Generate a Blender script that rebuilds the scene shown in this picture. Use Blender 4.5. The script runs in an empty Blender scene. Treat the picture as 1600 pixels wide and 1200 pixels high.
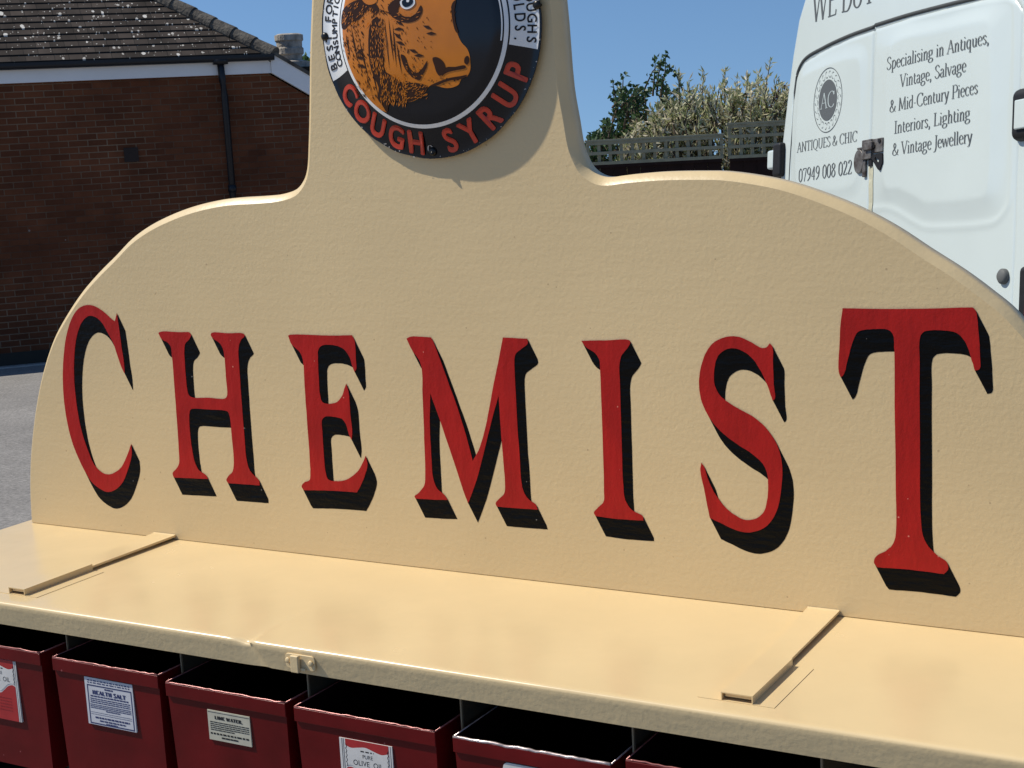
import bpy, bmesh, math, random
import numpy as np
from mathutils import Vector, Matrix
from mathutils.geometry import tessellate_polygon

random.seed(7)
rng = np.random.default_rng(7)
S = bpy.context.scene
COL = S.collection
R = math.radians

# ------------------------------------------------------------------ camera
FPX = 2417.1                       # focal length in pixels of a 1600 px wide frame
YAW, PITCH, ROLL = R(30.1904), R(9.5977), R(3.0208)
CAMZ = 1.45
cam_pos = np.array([0.0, 0.0, CAMZ])


def cam_axes():
    cy, sy, cp, sp = math.cos(YAW), math.sin(YAW), math.cos(PITCH), math.sin(PITCH)
    fw = np.array([-sy * cp, cy * cp, -sp])
    r = np.array([cy, sy, 0.0])
    d = -np.cross(r, fw)
    cr, sr = math.cos(ROLL), math.sin(ROLL)
    return cr * r + sr * d, -sr * r + cr * d, fw


CR, CD, CF = cam_axes()
camd = bpy.data.cameras.new('camera')
camd.sensor_width = 36.0
camd.lens = FPX / 1600 * 36.0
camd.clip_start = 0.05
camd.clip_end = 2000
cam = bpy.data.objects.new('camera', camd)
COL.objects.link(cam)
cam.matrix_world = Matrix(((CR[0], -CD[0], -CF[0], 0), (CR[1], -CD[1], -CF[1], 0), (CR[2], -CD[2], -CF[2], CAMZ), (0, 0, 0, 1)))
S.camera = cam

# ------------------------------------------------------------------ light
SUN = Vector((-0.60, -0.235, 0.78)).normalized()      # towards the sun
EL = math.asin(SUN.z)
w = bpy.data.worlds.new('World')
S.world = w
w.use_nodes = True
nt = w.node_tree
nt.nodes.clear()
sky = nt.nodes.new('ShaderNodeTexSky')
sky.sky_type = 'NISHITA'
sky.sun_disc = False
sky.sun_elevation = EL
sky.sun_rotation = math.atan2(SUN.x, SUN.y)
sky.altitude = 50
sky.air_density = 1.0
sky.dust_density = 0.1
sky.ozone_density = 3.0
bg = nt.nodes.new('ShaderNodeBackground')
bg.inputs['Strength'].default_value = 0.118
wo = nt.nodes.new('ShaderNodeOutputWorld')
# a clear deep sky: the view vector is lifted a little so the blue reaches down to the rooftops
tcw = nt.nodes.new('ShaderNodeTexCoord')
vad = nt.nodes.new('ShaderNodeVectorMath')
vad.operation = 'ADD'
vad.inputs[1].default_value = (0, 0, 0.20)
nt.links.new(tcw.outputs['Generated'], vad.inputs[0])
vno = nt.nodes.new('ShaderNodeVectorMath')
vno.operation = 'NORMALIZE'
nt.links.new(vad.outputs[0], vno.inputs[0])
nt.links.new(vno.outputs[0], sky.inputs['Vector'])
hs = nt.nodes.new('ShaderNodeHueSaturation')
hs.inputs['Saturation'].default_value = 1.12
nt.links.new(sky.outputs[0], hs.inputs['Color'])
nt.links.new(hs.outputs[0], bg.inputs[0])
nt.links.new(bg.outputs[0], wo.inputs[0])
sd = bpy.data.lights.new('sun', 'SUN')
sd.energy = 4.6
sd.angle = R(0.53)
sd.color = (1.0, 0.935, 0.825)
so = bpy.data.objects.new('sun', sd)
COL.objects.link(so)
so.rotation_euler = SUN.to_track_quat('Z', 'Y').to_euler()
S.view_settings.view_transform = 'Standard'
S.view_settings.look = 'None'
S.view_settings.exposure = 0.0
S.view_settings.gamma = 1.0


# ------------------------------------------------------------------ helpers
def ray(px, py):
    return CR * ((px - 800) / FPX) + CD * ((py - 600) / FPX) + CF


def on_y(px, py, Y):
    r = ray(px, py)
    return cam_pos + r * (Y / r[1])


def on_z(px, py, Z):
    r = ray(px, py)
    return cam_pos + r * ((Z - CAMZ) / r[2])


def on_fwd(px, py, dist):           # vertical plane facing the viewing azimuth at a horizontal distance
    r = ray(px, py)
    h = np.array([-math.sin(YAW), math.cos(YAW), 0])
    return cam_pos + r * (dist / (r @ h))


def tag(o, label=None, cat=None, group=None, kind=None):
    if label:
        o['label'] = label
    if cat:
        o['category'] = cat
    if group:
        o['group'] = group
    if kind:
        o['kind'] = kind
    return o


def empty(name, loc=(0, 0, 0)):
    o = bpy.data.objects.new(name, None)
    o.empty_display_size = 0.1
    COL.objects.link(o)
    o.location = loc
    return o


def mesh_obj(name, verts, faces, mat, parent=None, smooth=False, mats=None, fmat=None):
    me = bpy.data.meshes.new(name)
    me.from_pydata([tuple(map(float, v)) for v in verts], [], [tuple(f) for f in faces])
    me.update()
    for m in (mats or [mat]):
        me.materials.append(m)
    if fmat is not None:
        me.polygons.foreach_set('material_index', fmat)
    if smooth:
        me.polygons.foreach_set('use_smooth', [True] * len(me.polygons))
    o = bpy.data.objects.new(name, me)
    COL.objects.link(o)
    if parent:
        put_under(o, parent)
    return o


def put_under(o, p):
    o.parent = p
    t = p.location if p.parent is None else Vector((0, 0, 0))     # parts themselves sit at the origin
    o.matrix_parent_inverse = Matrix.Translation(-t)


class MB:
    def __init__(self):
        self.v, self.f, self.m = [], [], []

    def add(self, vs, fs, m=0):
        b = len(self.v)
        self.v += [tuple(x) for x in vs]
        self.f += [tuple(i + b for i in f) for f in fs]
        self.m += [m] * len(fs)

    def box(self, x0, x1, y0, y1, z0, z1, m=0, ax=None, org=(0, 0, 0)):
        vs = [(x, y, z) for x in (x0, x1) for y in (y0, y1) for z in (z0, z1)]
        if ax is not None:
            o = np.array(org, float)
            vs = [tuple(o + ax[0] * a + ax[1] * b + ax[2] * c) for a, b, c in vs]
        self.add(vs, [(0, 1, 3, 2), (4, 6, 7, 5), (0, 4, 5, 1), (2, 3, 7, 6), (0, 2, 6, 4), (1, 5, 7, 3)], m)

    def tube(self, pts, rad, n=10, m=0, caps=True):
        pts = [np.array(p, float) for p in pts]
        rads = rad if isinstance(rad, (list, tuple)) else [rad] * len(pts)
        rings = []
        up = np.array([0.13, 0.27, 1.0])
        for i, p in enumerate(pts):
            t = pts[min(i + 1, len(pts) - 1)] - pts[max(i - 1, 0)]
            t = t / (np.linalg.norm(t) + 1e-12)
            a = np.cross(t, up if abs(t @ up) < 0.95 * np.linalg.norm(up) else np.array([1.0, 0, 0]))
            a /= np.linalg.norm(a)
            b = np.cross(t, a)
            rings.append([p + rads[i] * (a * math.cos(2 * math.pi * k / n) + b * math.sin(2 * math.pi * k / n)) for k in range(n)])
        vs = [v for r_ in rings for v in r_]
        fs = []
        for i in range(len(pts) - 1):
            for k in range(n):
                fs.append((i * n + k, i * n + (k + 1) % n, (i + 1) * n + (k + 1) % n, (i + 1) * n + k))
        if caps:
            fs.append(tuple(range(n))[::-1])
            fs.append(tuple(range((len(pts) - 1) * n, len(pts) * n)))
        self.add(vs, fs, m)

    def build(self, name, mat, parent=None, smooth=False, bevel=0, mats=None, seg=2, weld=False):
        o = mesh_obj(name, self.v, self.f, mat, parent, smooth, mats, self.m if mats else None)
        bm = bmesh.new()
        bm.from_mesh(o.data)
        if weld:
            bmesh.ops.remove_doubles(bm, verts=bm.verts, dist=1e-5)
        bmesh.ops.recalc_face_normals(bm, faces=bm.faces)
        bm.to_mesh(o.data)
        bm.free()
        if bevel:
            md = o.modifiers.new('bevel', 'BEVEL')
            md.width = bevel
            md.segments = seg
            md.limit_method = 'ANGLE'
            md.angle_limit = R(40)
            md.harden_normals = False
            for p in o.data.polygons:
                p.use_smooth = True
            wn = o.modifiers.new('wn', 'WEIGHTED_NORMAL')
            wn.keep_sharp = False
        return o


def smooth_path(pts, sub=5, closed=True):
    """centripetal Catmull-Rom through pts; a third element marks a corner"""
    P = [np.array(p[:2], float) for p in pts]
    C = [len(p) > 2 for p in pts]
    n = len(P)
    out = []
    rng_i = range(n) if closed else range(n - 1)
    for i in rng_i:
        j = (i + 1) % n
        p1, p2 = P[i], P[j]
        p0 = P[i - 1] if (not C[i] and (closed or i > 0)) else 2 * p1 - p2
        p3 = P[(j + 1) % n] if (not C[j] and (closed or j < n - 1)) else 2 * p2 - p1
        t0 = 0
        t1 = t0 + max(np.linalg.norm(p1 - p0), 1e-6) ** 0.5
        t2 = t1 + max(np.linalg.norm(p2 - p1), 1e-6) ** 0.5
        t3 = t2 + max(np.linalg.norm(p3 - p2), 1e-6) ** 0.5
        for k in range(sub):
            t = t1 + (t2 - t1) * k / sub
            A1 = (t1 - t) / (t1 - t0) * p0 + (t - t0) / (t1 - t0) * p1
            A2 = (t2 - t) / (t2 - t1) * p1 + (t - t1) / (t2 - t1) * p2
            A3 = (t3 - t) / (t3 - t2) * p2 + (t - t2) / (t3 - t2) * p3
            B1 = (t2 - t) / (t2 - t0) * A1 + (t - t0) / (t2 - t0) * A2
            B2 = (t3 - t) / (t3 - t1) * A2 + (t - t1) / (t3 - t1) * A3
            out.append((t2 - t) / (t2 - t1) * B1 + (t - t1) / (t2 - t1) * B2)
    if not closed:
        out.append(P[-1])
    return out


def tess(loops):
    vs = [Vector((p[0], p[1], 0)) for l in loops for p in l]
    tris = tessellate_polygon([[Vector((p[0], p[1], 0)) for p in l] for l in loops])
    return [(v.x, v.y) for v in vs], [tuple(t) for t in tris]


_tc = {}


def text2d(s):
    """flat mesh of built-in lettering: points, faces, width (cap height about 0.7)"""
    if s in _tc:
        return _tc[s]
    cu = bpy.data.curves.new('t', 'FONT')
    cu.body = s
    cu.resolution_u = 5
    ob = bpy.data.objects.new('t', cu)
    COL.objects.link(ob)
    bpy.context.view_layer.update()
    me = ob.evaluated_get(bpy.context.evaluated_depsgraph_get()).to_mesh()
    pts = [(v.co.x, v.co.y) for v in me.vertices]
    fs = [tuple(p.vertices) for p in me.polygons]
    ob.evaluated_get(bpy.context.evaluated_depsgraph_get()).to_mesh_clear()
    bpy.data.objects.remove(ob)
    bpy.data.curves.remove(cu)
    x0 = min([p[0] for p in pts] or [0])
    x1 = max([p[0] for p in pts] or [0])
    pts = [(p[0] - x0, p[1]) for p in pts]
    _tc[s] = (pts, fs, x1 - x0)
    return _tc[s]


# pen-drawn roman lettering: strokes in hundredths of the cap height
GL = {
    'A': (64, 'L 8,0 33,100 58,0|L 17,36 48,36|S 8,0 20|S 58,0 22'),
    'B': (58, 'L 14,0 14,100|C 14,98 38,98 46,78 38,54 14,53|C 36,53 54,45 54,22 38,1 14,2|S 12,0 14|S 12,100 14'),
    'C': (66, 'C 60,80 50,97 36,100 16,85 8,50 16,15 36,0 52,4 61,18|L 60,98 60,76'),
    'D': (70, 'L 14,0 14,100|C 14,98 40,98 62,80 64,50 60,18 40,2 14,2|S 12,0 14|S 12,100 14'),
    'E': (54, 'L 14,0 14,100|L 14,98 48,98 49,84|L 14,52 40,52|L 14,2 49,2 51,18|S 12,0 14|S 12,100 14'),
    'H': (70, 'L 15,0 15,100|L 55,0 55,100|L 15,52 55,52|S 15,0 24|S 15,100 24|S 55,0 24|S 55,100 24'),
    'I': (30, 'L 15,0 15,100|S 15,0 26|S 15,100 26'),
    'J': (30, 'C 18,100 18,40 17,0 8,-22 -6,-26|S 18,100 24'),
    'L': (54, 'L 14,0 14,100|L 14,2 48,2 51,20|S 14,0 22|S 14,100 26'),
    'M': (82, 'L 12,0 16,100|L 16,100 41,8 66,100|L 66,100 70,0|S 12,0 20|S 70,0 22|S 14,100 12|S 68,100 12'),
    'N': (72, 'L 14,0 14,100|L 14,98 58,2|L 58,0 58,100|S 14,0 22|S 12,100 14|S 58,100 24'),
    'P': (54, 'L 14,0 14,100|C 14,98 40,99 50,78 42,50 14,48|S 14,0 26|S 12,100 14'),
    'Q': (72, 'C 36,100 14,86 8,50 16,14 36,0 56,14 64,50 58,86 36,100|C 38,2 52,-14 68,-18'),
    'R': (60, 'L 14,0 14,100|C 14,98 40,99 50,78 42,54 14,52|L 30,52 58,0|S 14,0 24|S 12,100 14'),
    'S': (50, 'C 42,82 36,97 24,100 9,86 14,64 36,44 45,22 28,0 14,4 6,20'),
    'T': (60, 'L 30,0 30,100|L 6,84 7,98 53,98 54,84|S 30,0 26'),
    'U': (68, 'C 14,100 14,40 18,10 34,0 50,10 55,40 55,100|S 14,100 24|S 55,100 22'),
    'V': (62, 'L 6,100 31,0 56,100|S 8,100 24|S 56,100 20'),
    'W': (92, 'L 6,100 26,0 46,96 66,0 86,100|S 8,100 22|S 86,100 20'),
    'Y': (60, 'L 6,100 30,46 54,100|L 30,46 30,0|S 8,100 22|S 54,100 20|S 30,0 24'),
    'a': (44, 'C 8,52 18,64 30,60 33,44|L 33,48 33,6 41,0|C 33,38 12,32 7,14 18,0 33,12'),
    'c': (40, 'C 36,54 26,65 12,56 7,32 14,6 26,0 37,10'),
    'd': (48, 'L 36,100 36,4 45,2|C 36,56 22,66 9,50 8,20 20,0 36,12|S 32,100 10'),
    'e': (42, 'C 8,36 36,38 34,56 22,66 10,54 7,30 14,6 26,0 38,10'),
    'g': (46, 'C 22,66 10,60 8,44 14,28 24,27 34,34 35,50 30,64 22,66|L 32,62 44,64|C 14,28 8,16 22,6 40,0 40,-18 22,-28 6,-20 8,-4 20,6'),
    'h': (48, 'L 12,0 12,100|C 12,48 26,66 36,56 37,40 37,0|S 12,0 20|S 37,0 18|S 9,100 10'),
    'i': (24, 'L 12,0 12,64|D 12,88|S 12,0 20|S 9,64 10'),
    'l': (24, 'L 12,0 12,100|S 12,0 20|S 9,100 10'),
    'n': (48, 'L 12,0 12,64|C 12,48 26,66 36,56 37,40 37,0|S 12,0 20|S 37,0 18|S 9,64 10'),
    'o': (46, 'C 23,65 9,52 8,32 10,12 23,0 36,12 38,32 36,52 23,65'),
    'p': (48, 'L 12,-30 12,64|C 12,50 26,66 38,54 41,32 36,10 26,0 12,10|S 12,-30 20|S 9,64 10'),
    'q': (48, 'L 36,-30 36,64|C 36,56 22,66 9,52 8,24 18,0 36,12|S 36,-30 20'),
    'r': (34, 'L 12,0 12,64|C 12,46 22,62 33,60|S 12,0 20|S 9,64 10'),
    's': (36, 'C 30,52 24,63 16,65 7,54 12,42 26,28 30,14 18,0 6,12'),
    't': (32, 'C 14,82 14,40 14,12 22,0 31,8|L 5,62 29,62'),
    'u': (48, 'C 11,64 11,24 16,4 26,2 36,16|L 37,64 37,4 46,2|S 8,64 10|S 33,64 10'),
    'v': (44, 'L 5,64 22,0 39,64|S 6,64 18|S 39,64 14'),
    'w': (64, 'L 4,64 18,0 32,62 46,0 60,64|S 6,64 16|S 60,64 14'),
    'y': (44, 'L 5,64 23,2|C 39,64 26,6 16,-24 4,-26|S 6,64 18|S 39,64 14'),
    '0': (46, 'C 23,98 9,80 7,50 9,18 23,0 37,18 39,50 37,80 23,98'),
    '2': (46, 'C 8,78 16,97 30,95 36,74 26,44 6,3|L 6,4 38,4 40,16'),
    '4': (46, 'L 31,0 31,98 5,28 42,28'),
    '7': (44, 'L 7,82 7,95 38,95 18,0'),
    '8': (46, 'C 23,98 10,86 12,68 23,54 36,40 38,18 23,0 8,14 10,38 23,54 34,68 35,86 23,98'),
    '9': (46, 'C 38,62 26,44 10,56 8,80 22,98 36,86 39,58 30,20 10,0'),
    '&': (66, 'C 60,44 50,14 28,0 8,10 10,36 28,56 36,78 26,96 16,84 20,60 38,24 62,0'),
    '-': (30, 'L 5,33 25,33'), ',': (22, 'C 11,8 12,-6 6,-18|D 10,4'), '.': (22, 'D 11,4'), ' ': (26, ''),
}


def serif(s, thick=13, thin=5, track=0):
    """list of (quad strips) in cap-height units and total width"""
    quads = []
    x = 0.0
    for ch in s:
        wd, code = GL[ch]
        for st in code.split('|'):
            if not st:
                continue
            k, rest = st[0], st[2:].split()
            if k == 'S':
                cx, cy = map(float, rest[0].split(','))
                hw = float(rest[1]) / 2
                y0, y1 = (cy, cy + thin) if cy < 50 else (cy - thin, cy)
                quads.append([(x + cx - hw, y0), (x + cx + hw, y0), (x + cx + hw, y1), (x + cx - hw, y1)])
                continue
            if k == 'D':
                cx, cy = map(float, rest[0].split(','))
                r_ = thick * 0.58
                quads.append([(x + cx + r_ * math.cos(a * math.pi / 4), cy + r_ * math.sin(a * math.pi / 4)) for a in range(8)])
                continue
            pts = [tuple(map(float, p.split(','))) for p in rest]
            if k == 'C':
                pl = smooth_path(pts, 4, False)
                prev = None
                for i, p in enumerate(pl):
                    a = pl[max(i - 1, 0)]
                    b = pl[min(i + 1, len(pl) - 1)]
                    d = np.array(b) - np.array(a)
                    d = d / (np.linalg.norm(d) + 1e-9)
                    wv = (thin + (thick - thin) * abs(d[1]) ** 1.6) / 2
                    nrm = np.array([-d[1], d[0]])
                    cur = (p + nrm * wv, p - nrm * wv)
                    if prev is not None:
                        quads.append([(x + prev[1][0], prev[1][1]), (x + cur[1][0], cur[1][1]), (x + cur[0][0], cur[0][1]), (x + prev[0][0], prev[0][1])])
                    prev = cur
            else:
                for p, q in zip(pts[:-1], pts[1:]):
                    d = np.array(q) - np.array(p)
                    d = d / (np.linalg.norm(d) + 1e-9)
                    # right-rising diagonals are thin, falling ones thick, as with a broad pen
                    if abs(d[0]) > 0.12 and abs(d[1]) > 0.3:
                        wv = (thick if d[0] * d[1] < 0 else thin * 1.3) / 2
                    else:
                        wv = (thin + (thick - thin) * abs(d[1]) ** 1.6) / 2
                    nrm = np.array([-d[1], d[0]]) * wv
                    quads.append([(x + p[0] - nrm[0], p[1] - nrm[1]), (x + q[0] - nrm[0], q[1] - nrm[1]), (x + q[0] + nrm[0], q[1] + nrm[1]), (x + p[0] + nrm[0], p[1] + nrm[1])])
        x += wd + track
    return [[(a / 100, b / 100) for a, b in q] for q in quads], x / 100


# ------------------------------------------------------------------ materials
def mat(name, col, rough=0.5, spec=0.5, metal=0.0, coat=0.0, var=0.0, var_scale=8.0, bumps=(), col2=None, rvar=0.0, vstretch=None, flecks=None):
    m = bpy.data.materials.new(name)
    m.use_nodes = True
    n = m.node_tree.nodes
    l = m.node_tree.links
    b = n['Principled BSDF']
    b.inputs['Base Color'].default_value = (*col, 1)
    b.inputs['Roughness'].default_value = rough
    b.inputs['Metallic'].default_value = metal
    b.inputs['Specular IOR Level'].default_value = spec
    b.inputs['Coat Weight'].default_value = coat
    b.inputs['Coat Roughness'].default_value = 0.08
    tc = n.new('ShaderNodeTexCoord')
    if var or col2:
        nz = n.new('ShaderNodeTexNoise')
        nz.inputs['Scale'].default_value = var_scale
        nz.inputs['Detail'].default_value = 6
        if vstretch:
            vm = n.new('ShaderNodeMapping')
            vm.inputs['Scale'].default_value = vstretch
            l.new(tc.outputs['Object'], vm.inputs['Vector'])
            l.new(vm.outputs['Vector'], nz.inputs['Vector'])
        else:
            l.new(tc.outputs['Object'], nz.inputs['Vector'])
        rp = n.new('ShaderNodeValToRGB')
        rp.color_ramp.elements[0].position = 0.3
        rp.color_ramp.elements[1].position = 0.7
        c2 = col2 or tuple(c * (1 - var) for c in col)
        rp.color_ramp.elements[0].color = (*c2, 1)
        rp.color_ramp.elements[1].color = (*col, 1)
        l.new(nz.outputs['Fac'], rp.inputs['Fac'])
        l.new(rp.outputs['Color'], b.inputs['Base Color'])
        if rvar:
            mr = n.new('ShaderNodeMapRange')
            mr.inputs['To Min'].default_value = rough - rvar
            mr.inputs['To Max'].default_value = rough + rvar
            l.new(nz.outputs['Fac'], mr.inputs['Value'])
            l.new(mr.outputs['Result'], b.inputs['Roughness'])
    if flecks:                       # tiny scattered chips and dust specks
        vo = n.new('ShaderNodeTexVoronoi')
        vo.inputs['Scale'].default_value = 95
        l.new(tc.outputs['Object'], vo.inputs['Vector'])
        sc_ = n.new('ShaderNodeSeparateColor')
        l.new(vo.outputs['Color'], sc_.inputs[0])
        a1 = n.new('ShaderNodeMath')
        a1.operation = 'SUBTRACT'
        a1.inputs[1].default_value = 0.86
        l.new(sc_.outputs[0], a1.inputs[0])
        a2 = n.new('ShaderNodeMath')
        a2.operation = 'MULTIPLY'
        a2.inputs[1].default_value = 0.9
        l.new(a1.outputs[0], a2.inputs[0])
        a3 = n.new('ShaderNodeMath')
        a3.operation = 'LESS_THAN'
        l.new(vo.outputs['Distance'], a3.inputs[0])
        l.new(a2.outputs[0], a3.inputs[1])
        mxf = n.new('ShaderNodeMixRGB')
        mxf.inputs[2].default_value = (*flecks, 1)
        l.new(a3.outputs[0], mxf.inputs[0])
        src = b.inputs['Base Color'].links
        if src:
            l.new(src[0].from_socket, mxf.inputs[1])
        else:
            mxf.inputs[1].default_value = (*col, 1)
        l.new(mxf.outputs[0], b.inputs['Base Color'])
    prev = None
    for (sc, strength, dist, stretch) in bumps:
        mp = n.new('ShaderNodeMapping')
        mp.inputs['Scale'].default_value = stretch
        l.new(tc.outputs['Object'], mp.inputs['Vector'])
        nz = n.new('ShaderNodeTexNoise')
        nz.inputs['Scale'].default_value = sc
        nz.inputs['Detail'].default_value = 3
        l.new(mp.outputs['Vector'], nz.inputs['Vector'])
        bp = n.new('ShaderNodeBump')
        bp.inputs['Strength'].default_value = strength
        bp.inputs['Distance'].default_value = dist
        l.new(nz.outputs['Fac'], bp.inputs['Height'])
        if prev:
            l.new(prev.outputs['Normal'], bp.inputs['Normal'])
        prev = bp
    if prev:
        l.new(prev.outputs['Normal'], b.inputs['Normal'])
    return m


ONE = (1, 1, 1)
CREAM = (0.735, 0.562, 0.306)
M_board = mat('cream_board_paint', CREAM, 0.40, 0.4, var=0.08, var_scale=3.5, rvar=0.08, flecks=(0.52, 0.38, 0.21), bumps=((190, 0.40, 0.0007, ONE), (420, 0.3, 0.0004, ONE), (36, 0.22, 0.0010, (0.25, 1, 2.4)), (11, 0.25, 0.002, ONE)))
M_edge = mat('cream_border_paint', CREAM, 0.36, 0.4, var=0.08, var_scale=18, bumps=((60, 0.3, 0.0012, ONE), (240, 0.2, 0.0005, ONE)))
M_shelf = mat('cream_shelf_paint', CREAM, 0.24, 0.5, var=0.06, var_scale=7, bumps=((90, 0.10, 0.0005, ONE), (14, 0.22, 0.0035, (1, 0.6, 1)), (6, 0.2, 0.006, ONE)), rvar=0.10)
M_lip = mat('cream_lip_paint', CREAM, 0.4, 0.4, var=0.07, var_scale=12, bumps=((160, 0.5, 0.0007, ONE), (26, 0.4, 0.0018, (0.5, 1, 1))))
M_letter = mat('red_letter_paint', (0.44, 0.012, 0.009), 0.36, 0.25, var=0.24, var_scale=26, vstretch=(1, 1, 0.55), bumps=((90, 0.7, 0.0012, (1.0, 1, 0.35)), (320, 0.5, 0.0005, ONE)), flecks=(0.62, 0.20, 0.15))
M_shade = mat('black_letter_paint', (0.003, 0.003, 0.003), 0.30, 0.12, bumps=((70, 1.0, 0.0022, (0.4, 1, 1.6)), (260, 0.5, 0.0008, ONE)), flecks=(0.16, 0.15, 0.13))
M_black = mat('black_enamel', (0.006, 0.006, 0.009), 0.13, 0.42, coat=0.0, bumps=((14, 0.08, 0.002, ONE),))
M_white = mat('white_enamel', (0.86, 0.86, 0.83), 0.2, 0.5, coat=0.2, var=0.08, var_scale=40)
M_ochre = mat('orange_enamel', (0.66, 0.205, 0.012), 0.2, 0.4, coat=0.1, var=0.18, var_scale=28)
M_brown = mat('brown_enamel_ink', (0.045, 0.018, 0.008), 0.35, 0.2)
M_sred = mat('red_enamel', (0.60, 0.052, 0.024), 0.2, 0.5, coat=0.2, var=0.1, var_scale=60)
M_tin = mat('red_tin_paint', (0.145, 0.005, 0.006), 0.34, 0.2, var=0.35, var_scale=16, flecks=(0.30, 0.08, 0.08), bumps=((40, 0.15, 0.0012, ONE), (240, 0.15, 0.0004, ONE)), rvar=0.08)
M_tin_in = mat('shaded_tin_inside', (0.02, 0.006, 0.006), 0.6, 0.2)  # inside coloured near black to carry the shade within the tins
M_rim = mat('worn_tin_edge', (0.36, 0.12, 0.11), 0.28, 0.6, metal=0.3, var=0.5, var_scale=150)
M_rimb = mat('highlit_tin_edge', (0.75, 0.62, 0.60), 0.22, 0.8, metal=0.4, var=0.6, var_scale=120)  # rim lightened: a white specular highlight put into its colour
M_dark = mat('dark_carcass', (0.02, 0.018, 0.015), 0.7, 0.2)
M_paper = mat('white_label_paper', (0.70, 0.68, 0.64), 0.6, 0.3, var=0.12, var_scale=60)
M_paperb = mat('blue_white_label_paper', (0.62, 0.62, 0.64), 0.6, 0.3, var=0.10, var_scale=60)
M_paperg = mat('aged_label_paper', (0.56, 0.53, 0.41), 0.6, 0.3, var=0.16, var_scale=60)
M_redlab = mat('red_label_print', (0.42, 0.03, 0.03), 0.5, 0.3, var=0.15, var_scale=50)
M_ink = mat('black_print', (0.02, 0.02, 0.022), 0.6, 0.2)
M_inkb = mat('blue_print', (0.035, 0.045, 0.13), 0.6, 0.2)
M_van = mat('white_van_paint', (0.62, 0.69, 0.66), 0.26, 0.5, coat=0.6, var=0.05, var_scale=3, bumps=((2.5, 0.05, 0.01, ONE),))
M_vantext = mat('grey_vinyl_lettering', (0.11, 0.12, 0.122), 0.5, 0.3)
M_rubber = mat('black_rubber', (0.018, 0.018, 0.019), 0.55, 0.3, var=0.3, var_scale=60)
M_seal = mat('grey_door_seal', (0.075, 0.08, 0.078), 0.6, 0.3, var=0.2, var_scale=40)
M_rust = mat('rusty_latch_steel', (0.26, 0.25, 0.23), 0.45, 0.5, metal=0.5, col2=(0.07, 0.05, 0.04), var_scale=38, bumps=((150, 0.4, 0.001, ONE),))
M_glass = mat('dark_glass', (0.02, 0.025, 0.03), 0.05, 0.6, coat=0.5)
M_tail = mat('red_lens', (0.10, 0.006, 0.006), 0.12, 0.6, coat=0.6)
M_stain = mat('yellowed_stain', (0.62, 0.60, 0.44), 0.4, 0.4, var=0.25, var_scale=30)
M_fascia = mat('white_fascia_paint', (0.90, 0.88, 0.85), 0.45, 0.4, var=0.1, var_scale=2)
M_gutter = mat('black_gutter_plastic', (0.010, 0.011, 0.014), 0.4, 0.4)
M_pot = mat('weathered_clay_pot', (0.50, 0.46, 0.40), 0.85, 0.2, col2=(0.22, 0.20, 0.17), var_scale=12, bumps=((30, 0.6, 0.02, ONE),))
M_mortar = mat('lichen_mortar', (0.16, 0.145, 0.12), 0.9, 0.2, col2=(0.05, 0.045, 0.04), var_scale=7, bumps=((25, 0.8, 0.02, ONE),))
M_kerb = mat('concrete_edging', (0.42, 0.41, 0.38), 0.85, 0.2, var=0.2, var_scale=8)
M_fence = mat('dark_stained_boards', (0.022, 0.010, 0.008), 0.8, 0.2, var=0.4, var_scale=6)
M_trellis = mat('grey_green_trellis_wood', (0.31, 0.30, 0.21), 0.8, 0.2, var=0.25, var_scale=14)
M_wood = mat('shrub_twigs', (0.10, 0.075, 0.05), 0.9, 0.2)
M_screw = mat('dark_screw', (0.03, 0.028, 0.025), 0.3, 0.5, metal=0.7)
M_chip = mat('chipped_bare_enamel', (0.45, 0.42, 0.38), 0.5, 0.4)


def leaf_mat(name, a, b, c):
    m = bpy.data.materials.new(name)
    m.use_nodes = True
    n, l = m.node_tree.nodes, m.node_tree.links
    bs = n['Principled BSDF']
    g = n.new('ShaderNodeNewGeometry')
    rp = n.new('ShaderNodeValToRGB')
    rp.color_ramp.elements[0].color = (*a, 1)
    rp.color_ramp.elements[1].color = (*c, 1)
    e = rp.color_ramp.elements.new(0.5)
    e.color = (*b, 1)
    l.new(g.outputs['Random Per Island'], rp.inputs['Fac'])
    l.new(rp.outputs['Color'], bs.inputs['Base Color'])
    bs.inputs['Roughness'].default_value = 0.5
    tr = n.new('ShaderNodeBsdfTranslucent')
    l.new(rp.outputs['Color'], tr.inputs['Color'])
    mx = n.new('ShaderNodeMixShader')
    mx.inputs[0].default_value = 0.3
    l.new(bs.outputs[0], mx.inputs[1])
    l.new(tr.outputs[0], mx.inputs[2])
    l.new(mx.outputs[0], n['Material Output'].inputs['Surface'])
    return m


M_leafd = leaf_mat('dark_green_leaf', (0.02, 0.05, 0.018), (0.045, 0.10, 0.03), (0.11, 0.17, 0.07))
M_leafp = leaf_mat('variegated_pale_leaf', (0.20, 0.25, 0.07), (0.56, 0.55, 0.32), (0.80, 0.70, 0.54))
M_leafr = leaf_mat('purple_leaf', (0.03, 0.012, 0.014), (0.05, 0.02, 0.02), (0.09, 0.04, 0.03))
M_leafg = leaf_mat('mid_green_leaf', (0.03, 0.07, 0.015), (0.06, 0.12, 0.03), (0.10, 0.17, 0.05))


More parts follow.
